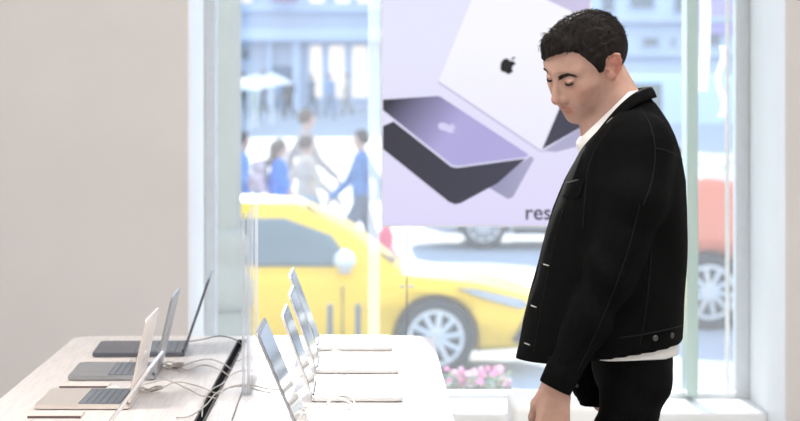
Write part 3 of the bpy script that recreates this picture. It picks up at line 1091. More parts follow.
# hair: a shaped cap with combed clumps, then locks
h2 = .0017
Fr = Fld((-.150, -.105, -.105), (.135, .105, .185), h2)
X, Y, Z = Fr.X, Fr.Y, Fr.Z
AY = np.abs(Y)
cr = s_ell((X, AY, Z), (-.010, 0, .034), (.095, .076, .074))
cr = smin(cr, s_ell((X, AY, Z), (-.045, 0, .020), (.058, .068, .062)), .03)
cr = smin(cr, s_ell((X, AY, Z), (.028, 0, .004), (.063, .063, .088)), .03)
hx = np.array([-.14, -.095, -.06, -.040, -.030, -.022, -.010, .000, .006, .014, .024, .036, .050, .066, .085, .10, .14])
hz = np.array([-.080, -.080, -.072, -.045, .000, .026, .030, .024, .006, -.002, .004, .036, .064, .070, .070, .072, .072])
gx = np.interp(X, hx, hz)
gx = gx + sst(.03, .06, X) * (.006 * sst(-.01, .04, Y) - .018 * sst(.005, -.045, Y))
edge = gx - Z + .0035 * wob((X, Y, Z), 160, 11)


th = .0045 + .0035 * sst(.015, .10, Z) + .009 * np.exp(-((X - .085) / .035) ** 2) * sst(.06, .10, Z) - .0055 * sst(-.02, -.07, Z)
cl = .0021 * np.sin(300 * Y + 5 * np.sin(45 * X + 20 * Z) + 2 * np.sin(70 * X)) + .0014 * np.sin(520 * Y + 60 * X + 4 * np.sin(60 * Z)) + .0016 * wob((X, Y, Z), 120, 5)
cl = cl * sst(.0, .10, Z) + .0006 * wob((X, Y, Z), 500, 6)
hd = smax(cr - th - cl, edge * .75, .006)
hd = smax(hd, -(cr + .006), .002)
RV, RQ = nets(hd, Fr.lo, h2)
rb = BVHTree.FromPolygons([Vector(v) for v in RV], [tuple(q) for q in RQ])
lk = bmesh.new()
for i in range(1500):
    x, y = rng.uniform(-.105, .108), rng.uniform(-.082, .082)
    hit, nrm, _, _ = rb.ray_cast(Vector((x * 1.0, y, .2)), Vector((0, 0, -1)))
    if hit is None or hit.z < .035 or hit.x > .070:
        continue
    if nrm.z < 0:
        nrm = -nrm
    f = min(1, max(0, (hit.x + .05) / .12))
    dirv = Vector((.25 + .75 * f, .45 * (.5 - rng.random()) + .25, .05 + .15 * f)) if hit.x > -.045 else Vector((-.9, .4 * y / .08, -.5))
    dirv += Vector(rng.normal(size=3)) * .12
    dirv = (dirv - nrm * dirv.dot(nrm) * .9).normalized()
    L_ = (.012 + .010 * rng.random()) * (.65 + .55 * f)
    lift = .001 + .0022 * rng.random()
    pts = [hit - nrm * .003, hit + dirv * L_ * .4 + nrm * lift, hit + dirv * L_ * .75 + nrm * lift * 1.1, hit + dirv * L_ + nrm * lift * .5]
    tube(pts, .0008, 4, lk, .00015)
# short hair along the rim of the cap
for i in range(1500):
    v = RV[rng.integers(len(RV))]
    if v[2] > .075:
        continue
    hit, nrm, _, _ = hbvh.find_nearest(Vector(v))
    out = (Vector(v) - hit)
    if out.length < .0015:
        continue
    nrm = out.normalized()
    dirv = Vector((-.35, 0, -1)) + Vector(rng.normal(size=3)) * .25
    dirv = (dirv - nrm * dirv.dot(nrm)).normalized()
    L_ = .006 + .005 * rng.random()
    p0 = Vector(v) - nrm * .001
    tube([p0, p0 + dirv * L_ * .6 + nrm * .0012, p0 + dirv * L_ + nrm * .0006], .0006, 3, lk, .00012)
mm = bpy.data.meshes.new('hair')
cap_me = mesh_np('cap', RV, RQ)
lk.from_mesh(cap_me)
bmesh.ops.transform(lk, matrix=hm, verts=lk.verts)
link('hair', lk, M_hair, man, True)

# ---- jacket
JZ = lambda py: HC - (py - CY) / FPX * MY
JX = lambda px: (px - CX) / FPX * MY
sec = np.array([  # py, front px, back px, half width
    (84, 632, 646, .040), (92, 625, 649, .055), (101, 617, 654, .080), (111, 607, 661, .122), (122, 598, 668, .165), (135, 590, 674, .190),
    (150, 580, 679, .200), (180, 565, 685, .206), (210, 552, 687, .206), (240, 543, 687, .204), (270, 535, 686, .202),
    (300, 527, 684, .200), (330, 520, 682, .200), (362, 512, 680, .200)])
sz = np.array([JZ(v) for v in sec[:, 0]])[::-1]
sf = np.array([JX(v) for v in sec[:, 1]])[::-1]
sb = np.array([JX(v) for v in sec[:, 2]])[::-1]
sw = sec[:, 3][::-1]
tyaw = R_(-5)
pivot = np.array([JX(625), MY])


def tor(Pt, front_in=0.0, back_in=0.0, side_in=0.0, n=2.5):
    """signed distance (about) of the torso section stack, in a frame turned a little to the camera"""
    X, Y, Z = Pt
    xr = X - pivot[0]; yr = Y - pivot[1]
    xl = xr * math.cos(tyaw) + yr * math.sin(tyaw) + pivot[0]
    yl = -xr * math.sin(tyaw) + yr * math.cos(tyaw)
    f = np.interp(Z, sz, sf) + front_in
    b_ = np.interp(Z, sz, sb) - back_in
    w_ = np.maximum(np.interp(Z, sz, sw) - side_in, .02)
    cx = (f + b_) / 2; a = np.maximum((b_ - f) / 2, .01)
    u = np.abs(xl - cx) / a; v = np.abs(yl) / w_
    k = (u ** n + v ** n) ** (1 / n)
    return (k - 1) * np.minimum(a, w_), xl, yl, f


Fj = Fld((.27, MY - .33, .85), (.80, MY + .33, 1.63), .0045)
PJ = (Fj.X, Fj.Y, Fj.Z)
d, xl, yl, f = tor(PJ)
d = smax(d, PJ[2] - JZ(88), .02)
d = smax(d, (PJ[2] - JZ(101)) * .71 - (PJ[0] - JX(624)) * .70, .006)
# sleeves
Lsl = [w3(640, 146, -.150), w3(633, 200, -.190), w3(612, 268, -.215), w3(586, 326, -.222), tuple(hp(.004, .0, .002))]
Lr = [.072, .067, .056, .045, .0345]
Rsl = [w3(640, 146, .150), w3(640, 205, .19), w3(618, 282, .215), w3(586, 372, .195), w3(599, 408, .162)]
sl = s_chain(PJ, Lsl, Lr, .03)
fold = .0042 * np.sin(62 * (PJ[2] * .9 + .5 * PJ[0]) + 2.2 * np.sin(14 * PJ[0]) + 3 * PJ[1]) * np.exp(-((PJ[2] - 1.18) / .13) ** 2)
fold = fold + .0035 * wob(PJ, 22, 3)
sl = sl + fold * .9
sr = s_chain(PJ, Rsl, Lr, .03)
body_f = .0035 * wob(PJ, 16, 8) + .0025 * np.sin(40 * (xl + .5 * PJ[2])) * np.exp(-((PJ[2] - 1.12) / .15) ** 2)
d = d + body_f
d = smin(d, np.minimum(sl, sr), .028)
# bottom hem, a little lower in front
hemz = .986 + .040 * np.clip((xl - JX(560)) / .28, 0, 1)
isl = np.minimum(sl, sr)
d = np.where(isl < .012, d, smax(d, hemz - PJ[2], .004))
d = np.where((PJ[2] < hemz) & (isl >= 0), np.maximum(d, .004), d)
# open front
opn = np.maximum(np.abs(yl + .0) - (.030 + .035 * np.clip((1.45 - PJ[2]) / .4, 0, 1)), xl - (f + .085))
d = smax(d, -opn, .006)
# cut the sleeve ends square at the cuffs
wl = np.array(hp(.008, 0, 0)); nd = np.array(sdir)
cutL = (PJ[0] - wl[0]) * nd[0] + (PJ[1] - wl[1]) * nd[1] + (PJ[2] - wl[2]) * nd[2]
near_l = np.sqrt((PJ[0] - wl[0]) ** 2 + (PJ[1] - wl[1]) ** 2 + (PJ[2] - wl[2]) ** 2) < .085
d = np.where(near_l, smax(d, cutL, .003), d)
JV, JQ = nets(d, Fj.lo, Fj.h)
jacket = mlink('jacket', JV, JQ, M_denim)
jb = BVHTree.FromPolygons([Vector(v) for v in JV], [tuple(q) for q in JQ])
cam0 = Vector((0, 0, HC))


def onj(px, py, lift=0.0, bv=None):
    dr = (W(px, py, 1.0) - cam0).normalized()
    hit, n_, _, _ = (bv or jb).ray_cast(cam0 + dr * 3.5, dr)
    if hit is None:
        return None
    if n_.dot(dr) > 0:
        n_ = -n_
    return hit + n_ * lift - Vector(ML), n_


def seam_line(name, pxs, r=.0016, m=None, parent=None):
    sp = spline([(a, b_, 0) for a, b_ in pxs], 8)
    pts = [q[0] for q in (onj(v.x, v.y, .0004) for v in sp) if q]
    run, best_ = [], []
    for p in pts:
        if run and (p - run[-1]).length > .045:
            run = []
        run.append(p)
        if len(run) > len(best_):
            best_ = list(run)
    if len(best_) < 3:
        return None
    return link(name, tube(best_, r, 6), m or M_denim2, parent or jacket, True)


seam_line('yoke_seam', [(683, 160), (670, 152), (655, 148)])
seam_line('armhole_seam', [(640, 108), (650, 125), (655, 150), (652, 180), (643, 205)])
seam_line('front_armhole_seam', [(612, 124), (598, 145), (588, 170), (585, 200), (583, 228)])
seam_line('side_seam', [(652, 230), (650, 270), (646, 310), (640, 345)])
seam_line('placket_stitching', [(584, 150), (571, 185), (559, 225), (550, 265), (541, 310), (534, 352)], .0011)
seam_line('waistband_seam', [(684, 325), (665, 330), (640, 335), (618, 338)])
seam_line('sleeve_seam', [(640, 205), (628, 250), (610, 300), (588, 350), (570, 385)], .0012)
# cuff: a thicker sleeve end with its seam and button
cb = bmesh.new()
for k in range(2):
    pass
c1 = Vector(Lsl[4]) + sdir * .006; c0 = c1 - sdir * .058
k1_ = (sd - sdir * sd.dot(sdir)).normalized(); k2_ = sdir.cross(k1_)
ring = []
N = 28
for (p_, rr) in ((c0, .0380), (c0 + sdir * .003, .0402), (c1 - sdir * .004, .0372), (c1, .0360), (c1 - sdir * .002, .0330), (c1 - sdir * .02, .0320)):
    e1 = k1_; e2 = k2_
    ring.append([cb.verts.new(p_ + (e1 * math.cos(2 * PI * i / N) * 1.02 + e2 * math.sin(2 * PI * i / N) * .98) * (rr + .0006 * math.sin(i * 2.4)) - Vector(ML)) for i in range(N)])
for a, b_ in zip(ring, ring[1:]):
    for i in range(N):
        cb.faces.new((a[i], a[(i + 1) % N], b_[(i + 1) % N], b_[i]))
bmesh.ops.recalc_face_normals(cb, faces=cb.faces)
cuff = link('cuff', cb, M_denim, jacket, True)


def button(px, py, r=.0068, m=None, par=None, bv=None):
    q = onj(px, py, .001, bv)
    if not q:
        return
    p_, n_ = q
    b = lathe([(r, 0), (r * 1.02, .0012), (r * .9, .0024), (r * .55, .0026), (r * .45, .0019), (.0004, .0019)], 16)
    bmesh.ops.transform(b, matrix=Matrix.Translation(p_) @ n_.to_track_quat('Z', 'Y').to_matrix().to_4x4(), verts=b.verts)
    link('button', b, m or M_button, par or jacket, True)


button(655, 338); button(671.5, 335.5); button(577, 385, .0055)
for (x, y, dx, dy) in ((549.5, 221, 5, 1.2), (541.5, 265, 5, 1.4), (534, 306.5, 5, 1.6), (527.5, 344, 5, 2), (582, 147, 3, 5), (572, 189, 2.5, 6)):
    for off in (0, 1, 2, 3, 4, 5, 6):
        a = onj(x - dx / 2 + off, y - dy / 2, .001); b_ = onj(x + dx / 2 + off, y + dy / 2, .001)
        if a and b_ and (a[0] - b_[0]).length < .03:
            break
    if a and b_ and (a[0] - b_[0]).length < .03:
        link('buttonhole_stitch', tube([a[0], (a[0] + b_[0]) / 2, b_[0]], .0013, 6), M_tack, jacket)


def patch(name, outline, lift, m, par, nU=8, nV=8):
    """quilt of quads between four pixel corners lying on the jacket"""
    (a, b_, c, e) = [Vector((x, y, 0)) for x, y in outline]
    bm = bmesh.new(); G = []
    for i in range(nU + 1):
        row = []
        for j in range(nV + 1):
            u, v = i / nU, j / nV
            p = (a * (1 - u) + b_ * u) * (1 - v) + (e * (1 - u) + c * u) * v
            q = onj(p.x, p.y, lift)
            row.append(bm.verts.new(q[0]) if q else None)
        G.append(row)
    for i in range(nU):
        for j in range(nV):
            vs = (G[i][j], G[i + 1][j], G[i + 1][j + 1], G[i][j + 1])
            if all(vs) and max((vs[k].co - vs[k - 1].co).length for k in range(4)) < .03:
                bm.faces.new(vs)
    if not bm.faces:
        bm.free(); return
    seen, best_f = set(), []
    for f0 in bm.faces:
        if f0 in seen:
            continue
        comp, stk = [], [f0]; seen.add(f0)
        while stk:
            q = stk.pop(); comp.append(q)
            for e in q.edges:
                for g in e.link_faces:
                    if g not in seen:
                        seen.add(g); stk.append(g)
        if len(comp) > len(best_f):
            best_f = comp
    bmesh.ops.delete(bm, geom=[f for f in bm.faces if f not in set(best_f)], context='FACES')
    bmesh.ops.delete(bm, geom=[v for v in bm.verts if not v.link_faces], context='VERTS')
    bmesh.ops.recalc_face_normals(bm, faces=bm.faces)
    bmesh.ops.solidify(bm, geom=bm.faces[:], thickness=.0035)
    return link(name, bm, m, par, True)


patch('pocket_flap', [(566, 183), (586, 178), (580, 199), (563, 196)], .0035, M_denim, jacket)
# collar: two leaves round the neck, open in front
colb = bmesh.new()
NU, NV = 40, 6
G = []
top_c, top_a, top_b = Vector(w3(620, 112, 0)), .066, .072
for i in range(NU + 1):
    ph = math.radians(24 + 312 * i / NU)           # 0 = front
    ca_, sa_ = -math.cos(ph), math.sin(ph)
    row = []
    fr_ = (1 - ca_) / 2                            # 1 in front, 0 at the back
    inner = Vector((JX(621) + ca_ * .061, MY - sa_ * .066, JZ(88 + 50 * fr_ ** 1.9)))
    outer = Vector((JX(621) + ca_ * (.082 + .006 * fr_), MY - sa_ * .118, JZ(97 + 56 * fr_ ** 2.1)))
    for j in range(NV + 1):
        v = j / NV
        p = inner.lerp(outer, v)
        p.z += .012 * math.sin(PI * v)
        row.append(colb.verts.new(p - Vector(ML)))
    G.append(row)
for i in range(NU):
    for j in range(NV):
        colb.faces.new((G[i][j], G[i + 1][j], G[i + 1][j + 1], G[i][j + 1]))
bmesh.ops.recalc_face_normals(colb, faces=colb.faces)
bmesh.ops.solidify(colb, geom=colb.faces[:], thickness=.007)
link('collar', colb, M_denim, jacket, True)

# ---- white T-shirt: chest, hem below the jacket, neckband
Ft = Fld((.27, MY - .24, .94), (.80, MY + .24, 1.62), .0040)
PT = (Ft.X, Ft.Y, Ft.Z)
fi = np.interp(PT[2], [1.0, 1.25, 1.40, 1.47, 1.52], [.085, .060, .016, .014, .020])
d, xl, yl, f = tor(PT, 0, .006, .014)
d2 = d + 0
a_f = xl - (f + fi)
d = smax(d, -a_f, .012)
d = smax(d, JZ(352.5) + .012 * np.clip((JX(600) - PT[0]) / .1, 0, 1) - PT[2], .003)
d = d + .002 * wob(PT, 30, 9)
nk = s_cap(PT, tuple(to_world((-.030, 0, -.040))), tuple(W(630, 128, MY + .005)), .057, .0655)
nk = smin(nk, s_cap(PT, tuple(to_world((-.002, 0, -.080))), tuple(W(598, 142, MY)), .044, .051), .03)
slope = (PT[2] - JZ(88)) * .71 - (PT[0] - JX(637)) * .70      # neckline plane rises to the nape
nk = smax(nk, slope - .011, .004)
d = smax(d, slope - .011, .006)
d = smin(d, nk, .01)
d = smax(d, PT[2] - JZ(90.5), .006)
TV, TQ = nets(d, Ft.lo, Ft.h)
mlink('t_shirt', TV, TQ, M_tee)

# ---- trousers
Fp = Fld((.25, MY - .24, .06), (.80, MY + .24, 1.06), .0065)
PP = (Fp.X, Fp.Y, Fp.Z)
d = s_ell(PP, w3(632, 362, 0), (.092, .158, .11))
for sg in (-1, 1):
    d = smin(d, s_chain(PP, [w3(637, 382, sg * .078), w3(622, 434, sg * .086), w3(611, 575, sg * .100), w3(626, 750, sg * .102)], [.078, .062, .058, .054], .02), .022)
d = d + .003 * wob(PP, 26, 21) + .003 * np.sin(70 * (PP[2] + .6 * PP[0])) * np.exp(-((PP[2] - .86) / .05) ** 2)
d = smax(d, PP[2] - 1.02, .004)
d = smax(d, .075 - PP[2], .004)
TV, TQ = nets(d, Fp.lo, Fp.h)
trs = mlink('trousers', TV, TQ, M_trous)
# ---- shoes
for sg in (-1, 1):
    Fs = Fld((.27, MY + sg * .11 - .07, 0.0), (.68, MY + sg * .11 + .07, .14), .006)
    PS = (Fs.X, Fs.Y, Fs.Z)
    d = s_chain(PS, [(.585, MY + sg * .105, .055), (.50, MY + sg * .11, .050), (.40, MY + sg * .115, .038), (.36, MY + sg * .118, .034)], [.050, .046, .044, .036], .02)
    d = smin(d, s_cap(PS, (.585, MY + sg * .105, .06), (.59, MY + sg * .105, .12), .046), .02)
    d = smax(d, .014 - PS[2], .003)
    TV, TQ = nets(d, Fs.lo, Fs.h)
    so = mlink('shoe', TV, TQ, M_shoe)
    sp = []
    for a in np.linspace(0, 2 * PI, 28, endpoint=False):
        x = .475 + .155 * math.cos(a); wd = .043 - .006 * math.cos(a)
        sp.append((x - ML[0], MY + sg * .111 + wd * math.sin(a) - ML[1]))
    link('sole', slab(sp, 0, .018, bev=.004), M_sole, so)

# ================================================================== THE STREET
GZ = -.84


def gz(y):
    return GZ if y < 26 else GZ + (y - 26) * (1.64 / 74)


M_street = mat('pale_paving', (0.31, 0.335, 0.38), 0.75, noise=.06, nscale=.6)
b = bmesh.new()
ys = [YG + .1, 18, 26, 40, 60, 100, 140]
rows = [[b.verts.new((x, y, gz(y))) for x in (-30, -10, 10, 30, 55)] for y in ys]
for r0, r1 in zip(rows, rows[1:]):
    for i in range(4):
        b.faces.new((r0[i], r0[i + 1], r1[i + 1], r1[i]))
lowv = [[b.verts.new((v.co.x, v.co.y, v.co.z - .3)) for v in r] for r in rows]
for r0, r1 in zip(lowv, lowv[1:]):
    for i in range(4):
        b.faces.new((r0[i], r1[i], r1[i + 1], r0[i + 1]))
st = struct('street', b, M_street)
b = bmesh.new()
for i in range(9):                      # pale crossing stripes
    y = 36 + i * 4.2
    v = [b.verts.new((x, yy, gz(yy) + .015)) for x, yy in ((-5.5, y), (1.5, y), (1.5, y + 1.9), (-5.5, y + 1.9))]
    b.faces.new(v)
v = [b.verts.new((x, yy, gz(yy) + .012)) for x, yy in ((-9, 29), (9, 29), (9, 29.4), (-9, 29.4))]
b.faces.new(v)
struct('road_markings', b, mat('white_road_paint', (.5, .5, .5), .7, noise=.05, nscale=2))
struct('pavement_kerb', bx(-12, 12, 17.2, 17.5, GZ, GZ + .14, bev=.02), mat('kerb_stone', (.6, .6, .6), .8))
# outer ledge that carries the planter
struct('outer_ledge', bx(-.9, 2.2, YG + .1, 11.4, GZ, .02, bev=.01), mat('pale_ledge_stone', (.62, .62, .62), .8))

M_yel = mat('taxi_yellow_paint', (0.95, 0.58, 0.004), 0.35, noise=.02, nscale=3, coat=.15, spec=.3)
M_redcar = mat('orange_red_paint', (0.72, 0.16, 0.07), 0.3, noise=.02, nscale=3, coat=.6)
M_whitecar = mat('white_car_paint', (0.75, 0.77, 0.80), 0.3, noise=.02, nscale=3, coat=.6)
M_bluecar = mat('pale_blue_paint', (0.45, 0.60, 0.80), 0.35, noise=.03, nscale=3, coat=.4)
M_tyre = mat('tyre_rubber', (0.03, 0.03, 0.032), 0.8)
M_rim = mat('alloy_rim', (0.62, 0.64, 0.65), 0.35, metal=.5)
M_cglass = mat('car_glass', (0.10, 0.14, 0.15), 0.05, noise=.03, coat=.5)
M_lampg = mat('headlamp_glass', (0.45, 0.50, 0.56), 0.12, metal=.5)
M_trim = mat('black_trim', (0.02, 0.02, 0.022), .5)


def make_car(name, label, cat, loc, rz, paint, roofpaint=None, L=4.9, Wd=1.84, H=1.5, belt=.98, hood=.80, front=.97, wb=2.82, wr=.335, van=False, seed=0, detail=True):
    t = thing(name, label, cat, loc, rz)
    xf = L / 2; xr = -L / 2
    wf = xf - front; wrr = wf - wb
    cow = wf - .28 if not van else wf + .15
    hw = Wd / 2
    # stations: x, bottom z, top z, half width
    st_ = [(xf, .42, hood - .22, hw * .62), (xf - .06, .28, hood - .12, hw * .80), (xf - .22, .22, hood - .04, hw * .92), (xf - .6, .20, hood + .06, hw * .98),
           (wf, .20, hood + .11, hw), (cow, .20, belt - .03, hw), (cow - .6, .20, belt, hw), (0, .20, belt + .01, hw), (-1.2, .20, belt + .03, hw),
           (wrr, .20, belt + .05, hw), (xr + .5, .22, belt + .06, hw * .98), (xr + .12, .30, belt + .03, hw * .92), (xr, .45, belt - .08, hw * .78)]
    b = bmesh.new(); rings = []
    for (x, zb, zt, w) in st_:
        m_ = zb + (zt - zb) * .55
        half = [(0, zb), (w * .80, zb), (w * .95, zb + .06), (w * .99, zb + .2), (w, m_), (w * .985, zt - .12), (w * .955, zt - .05), (w * .90, zt - .012), (w * .78, zt), (w * .4, zt + .03), (0, zt + .04)]
        loop = half + [(-y, z) for y, z in half[-2:0:-1]]
        rings.append([b.verts.new((x, y, z)) for y, z in loop])
    n = len(rings[0])
    for a, c in zip(rings, rings[1:]):
        for i in range(n):
            b.faces.new((a[i], a[(i + 1) % n], c[(i + 1) % n], c[i]))
    b.faces.new(list(reversed(rings[0]))); b.faces.new(rings[-1])
    bmesh.ops.recalc_face_normals(b, faces=b.faces)
    bo = link('body', b, paint, t, True)
    cut = []
    for x in (wf, wrr):
        for sy in (-1, 1):
            c = cyl(bmesh.new(), (x, sy * (hw + .3), wr), (x, sy * (hw - .26), wr), wr + .045, n=36)
            co = link('cutter', c, None); co.parent = t; cut.append(co)
    boolean_cut(bo, cut)
    bo.data.polygons.foreach_set('use_smooth', [True] * len(bo.data.polygons))
    # greenhouse
    if van:
        gh = [(cow, belt, belt, .90, .90), (cow - .75, belt, H - .03, .93, .80), (cow - 1.4, belt, H, .94, .84), (xr + .5, belt, H, .94, .84), (xr + .1, belt, H - .05, .92, .80)]
    else:
        gh = [(cow, belt - .05, belt - .02, .88, .80), (cow - .45, belt - .03, belt + (H - belt) * .56, .93, .72), (cow - .92, belt, H - .03, .95, .66), (-.45, belt, H, .95, .66), (-1.0, belt, H - .02, .95, .65), (wrr + .35, belt, belt + (H - belt) * .72, .94, .66), (wrr - .35, belt, belt + .08, .86, .72)]
    b = bmesh.new(); rings = []
    for (x, z0, z1, w0, w1) in gh:
        w0 *= hw; w1 *= hw
        half = [(w0, z0 - .04), (w0 * .99, z0 + (z1 - z0) * .1), ((w0 + w1) / 2 + .02, z0 + (z1 - z0) * .55), (w1 + .02, z1 - (z1 - z0) * .10), (w1 - .04, z1 - .005), (w1 * .5, z1 + .02), (0, z1 + .025)]
        loop = half + [(-y, z) for y, z in half[-2::-1]]
        rings.append([b.verts.new((x, y, z)) for y, z in loop])
    for a, c in zip(rings, rings[1:]):
        for i in range(len(a) - 1):
            b.faces.new((a[i], a[i + 1], c[i + 1], c[i]))
    b.faces.new(rings[0]); b.faces.new(rings[-1])
    bmesh.ops.recalc_face_normals(b, faces=b.faces)
    ro = link('roof', b, roofpaint or paint, t, True)
    bv = BVHTree.FromBMesh(bmesh_from(ro.data))

    def side_pane(pts, sy, nm='side_window', m_=None, lift=.012):
        bm = bmesh.new()
        Np = len(pts)
        # subdivide the outline into a fan of small quads projected on the side surface
        cen = (sum(p[0] for p in pts) / Np, sum(p[1] for p in pts) / Np)
        K = 5
        rngs = []
        dense = []
        for i in range(Np):
            p, q = pts[i], pts[(i + 1) % Np]
            for s_ in range(4):
                dense.append((p[0] + (q[0] - p[0]) * s_ / 4, p[1] + (q[1] - p[1]) * s_ / 4))
        for k in range(1, K + 1):
            rr = []
            for p in dense:
                x = cen[0] + (p[0] - cen[0]) * k / K; z = cen[1] + (p[1] - cen[1]) * k / K
                hit = bv.ray_cast(Vector((x, sy * 3, z)), Vector((0, -sy, 0)))[0]
                y = hit.y if hit else sy * hw * .9
                rr.append(bm.verts.new((x, y + sy * lift, z)))
            rngs.append(rr)
        hit = bv.ray_cast(Vector((cen[0], sy * 3, cen[1])), Vector((0, -sy, 0)))[0]
        cv = bm.verts.new((cen[0], (hit.y if hit else sy * hw * .9) + sy * lift, cen[1]))
        M_ = len(dense)
        for i in range(M_):
            bm.faces.new((cv, rngs[0][i], rngs[0][(i + 1) % M_]))
        for a, c in zip(rngs, rngs[1:]):
            for i in range(M_):
                bm.faces.new((a[i], a[(i + 1) % M_], c[(i + 1) % M_], c[i]))
        bmesh.ops.recalc_face_normals(bm, faces=bm.faces)
        bmesh.ops.solidify(bm, geom=bm.faces[:], thickness=.006)
        link(nm, bm, m_ or M_cglass, t, True)
    zt = H - .15; zb = belt + .035
    for sy in (-1, 1):
        if van:
            side_pane([(cow - .45, zb), (cow - .95, zt), (cow - 1.5, zt), (cow - 1.5, zb)], sy)
            side_pane([(cow - 1.6, zb), (cow - 1.6, zt), (cow - 2.5, zt), (cow - 2.5, zb)], sy)
        else:
            side_pane([(cow - .42, zb), (cow - .62, belt + (H - belt) * .50), (cow - 1.02, zt), (-.32, zt), (-.36, zb)], sy)
            side_pane([(-.48, zb), (-.44, zt), (-1.0, zt - .01), (wrr + .30, belt + (H - belt) * .55), (wrr + .28, zb)], sy)
    # windscreen and rear screen
    def screen(nm, a, c, wa, wc):
        (xa, za), (xc, zc) = a, c
        bm = bmesh.new()
        nrm = Vector((zc - za, 0, -(xc - xa))).normalized()
        if nrm.z < 0:
            nrm = -nrm
        v = [bm.verts.new(Vector((x, y, z)) + nrm * .03) for x, y, z in ((xa, -wa, za), (xa, wa, za), (xc, wc, zc), (xc, -wc, zc))]
        bm.faces.new(v)
        bmesh.ops.solidify(bm, geom=bm.faces[:], thickness=.012)
        link(nm, bm, M_cglass, t)
    if van:
        screen('windscreen', (cow - .05, belt + .04), (cow - .72, H - .10), hw * .80, hw * .72)
    else:
        screen('windscreen', (cow - .08, belt + .03), (cow - .86, H - .07), hw * .74, hw * .60)
        screen('rear_screen', (wrr - .25, belt + .14), (wrr + .30, belt + (H - belt) * .70), hw * .62, hw * .58)
    # wheels
    for x in (wf, wrr):
        for sy in (-1, 1):
            wb_ = bmesh.new()
            prof = [(wr * .70, -.105), (wr * .93, -.11), (wr, -.085), (wr, .085), (wr * .93, .11), (wr * .70, .105)]
            lathe(prof, 40, wb_)
            mt = Matrix.Translation((x, sy * (hw - .12), wr)) @ Matrix.Rotation(PI / 2, 4, 'X')
            bmesh.ops.transform(wb_, matrix=mt, verts=wb_.verts)
            wo = link('wheel', wb_, M_tyre, t, True)
            rm = bmesh.new()
            bmesh.ops.create_circle(rm, segments=1 + 2, radius=.001)
            bmesh.ops.delete(rm, geom=rm.verts[:], context='VERTS')
            face = -sy * 1.0
            z0 = .112 * (1 if sy < 0 else -1)
            # ring
            N = 40
            for (ra, rb_) in ((wr * .62, wr * .72),):
                ins = [rm.verts.new((ra * math.cos(2 * PI * i / N), ra * math.sin(2 * PI * i / N), z0)) for i in range(N)]
                ous = [rm.verts.new((rb_ * math.cos(2 * PI * i / N), rb_ * math.sin(2 * PI * i / N), z0)) for i in range(N)]
                bak = [rm.verts.new((ra * math.cos(2 * PI * i / N), ra * math.sin(2 * PI * i / N), z0 * .3)) for i in range(N)]
                for i in range(N):
                    rm.faces.new((ins[i], ins[(i + 1) % N], ous[(i + 1) % N], ous[i]))
                    rm.faces.new((ins[i], bak[i], bak[(i + 1) % N], ins[(i + 1) % N]))
            for k in range(10):
                a = 2 * PI * k / 10 + .1
                cyl(rm, (.05 * math.cos(a), .05 * math.sin(a), z0 * .95), (wr * .66 * math.cos(a + .05), wr * .66 * math.sin(a + .05), z0 * .90), .030, .024, 6)
            cyl(rm, (0, 0, z0 * .3), (0, 0, z0 * 1.02), .07, .06, 18)
            bmesh.ops.recalc_face_normals(rm, faces=rm.faces)
            bmesh.ops.transform(rm, matrix=mt, verts=rm.verts)
            link('rim', rm, M_rim, wo)
    if detail:
        for sy in (-1, 1):
            mb_ = ball(bmesh.new(), (cow - .50, sy * (hw + .10), belt + .10), .13, 14, 10, (.75, .95, .68))
            box(mb_, cow - .55, cow - .45, sy * hw * .93 - .05, sy * hw * .93 + .05, belt - .02, belt + .07)
            link('wing_mirror', mb_, paint if name != 'taxi' else M_whitecar, t, True)
            for x in (-.25, -1.28):
                link('door_handle', bx(x - .11, x + .11, sy * (hw + .004) - .014, sy * (hw + .004) + .014, belt - .16, belt - .12, bev=.008), paint, t)
            for x in (cow - .52, -.42, wrr + .42):
                link('door_gap', bx(x - .006, x + .006, sy * (hw - .004) - .004, sy * (hw - .004) + .004, .30, belt - .13), M_trim, t)
            link('sill_trim', bx(wrr + wr + .1, wf - wr - .1, sy * (hw * .965) - .02, sy * (hw * .965) + .02, .20, .30, bev=.01), M_trim, t)
            # head lamp wraps round the corner, grille intake behind the bumper
            hl = bmesh.new()
            pts = [(xf - .17, .60), (xf - .22, .66), (xf - .62, .755), (xf - .78, .765), (xf - .60, .69), (xf - .25, .585)]
            vs0 = []; vs1 = []
            for (x, z) in pts:
                w_ = np.interp(x, [xf - .6, xf - .22, xf - .06], [hw * .98, hw * .92, hw * .80]) if x > xf - .6 else hw * .99
                vs0.append(hl.verts.new((x, sy * (w_ + .012), z))); vs1.append(hl.verts.new((x - .02, sy * (w_ - .05), z)))
            hl.faces.new(vs0); hl.faces.new(vs1)
            for i in range(len(pts)):
                hl.faces.new((vs0[i], vs0[(i + 1) % 6], vs1[(i + 1) % 6], vs1[i]))
            bmesh.ops.recalc_face_normals(hl, faces=hl.faces)
            link('headlight', hl, M_lampg, t)
            iv = bmesh.new()
            pts = [(xf - .16, .50), (xf - .20, .53), (xf - .30, .30), (xf - .20, .27)]
            vs0 = []; vs1 = []
            for (x, z) in pts:
                w_ = np.interp(x, [xf - .6, xf - .22, xf - .06], [hw * .98, hw * .92, hw * .80])
                vs0.append(iv.verts.new((x, sy * (w_ + .012), z))); vs1.append(iv.verts.new((x - .02, sy * (w_ - .05), z)))
            iv.faces.new(vs0); iv.faces.new(vs1)
            for i in range(4):
                iv.faces.new((vs0[i], vs0[(i + 1) % 4], vs1[(i + 1) % 4], vs1[i]))
            bmesh.ops.recalc_face_normals(iv, faces=iv.faces)
            link('bumper_intake', iv, M_trim, t)
    return t


def bmesh_from(me):
    b = bmesh.new(); b.from_mesh(me); return b


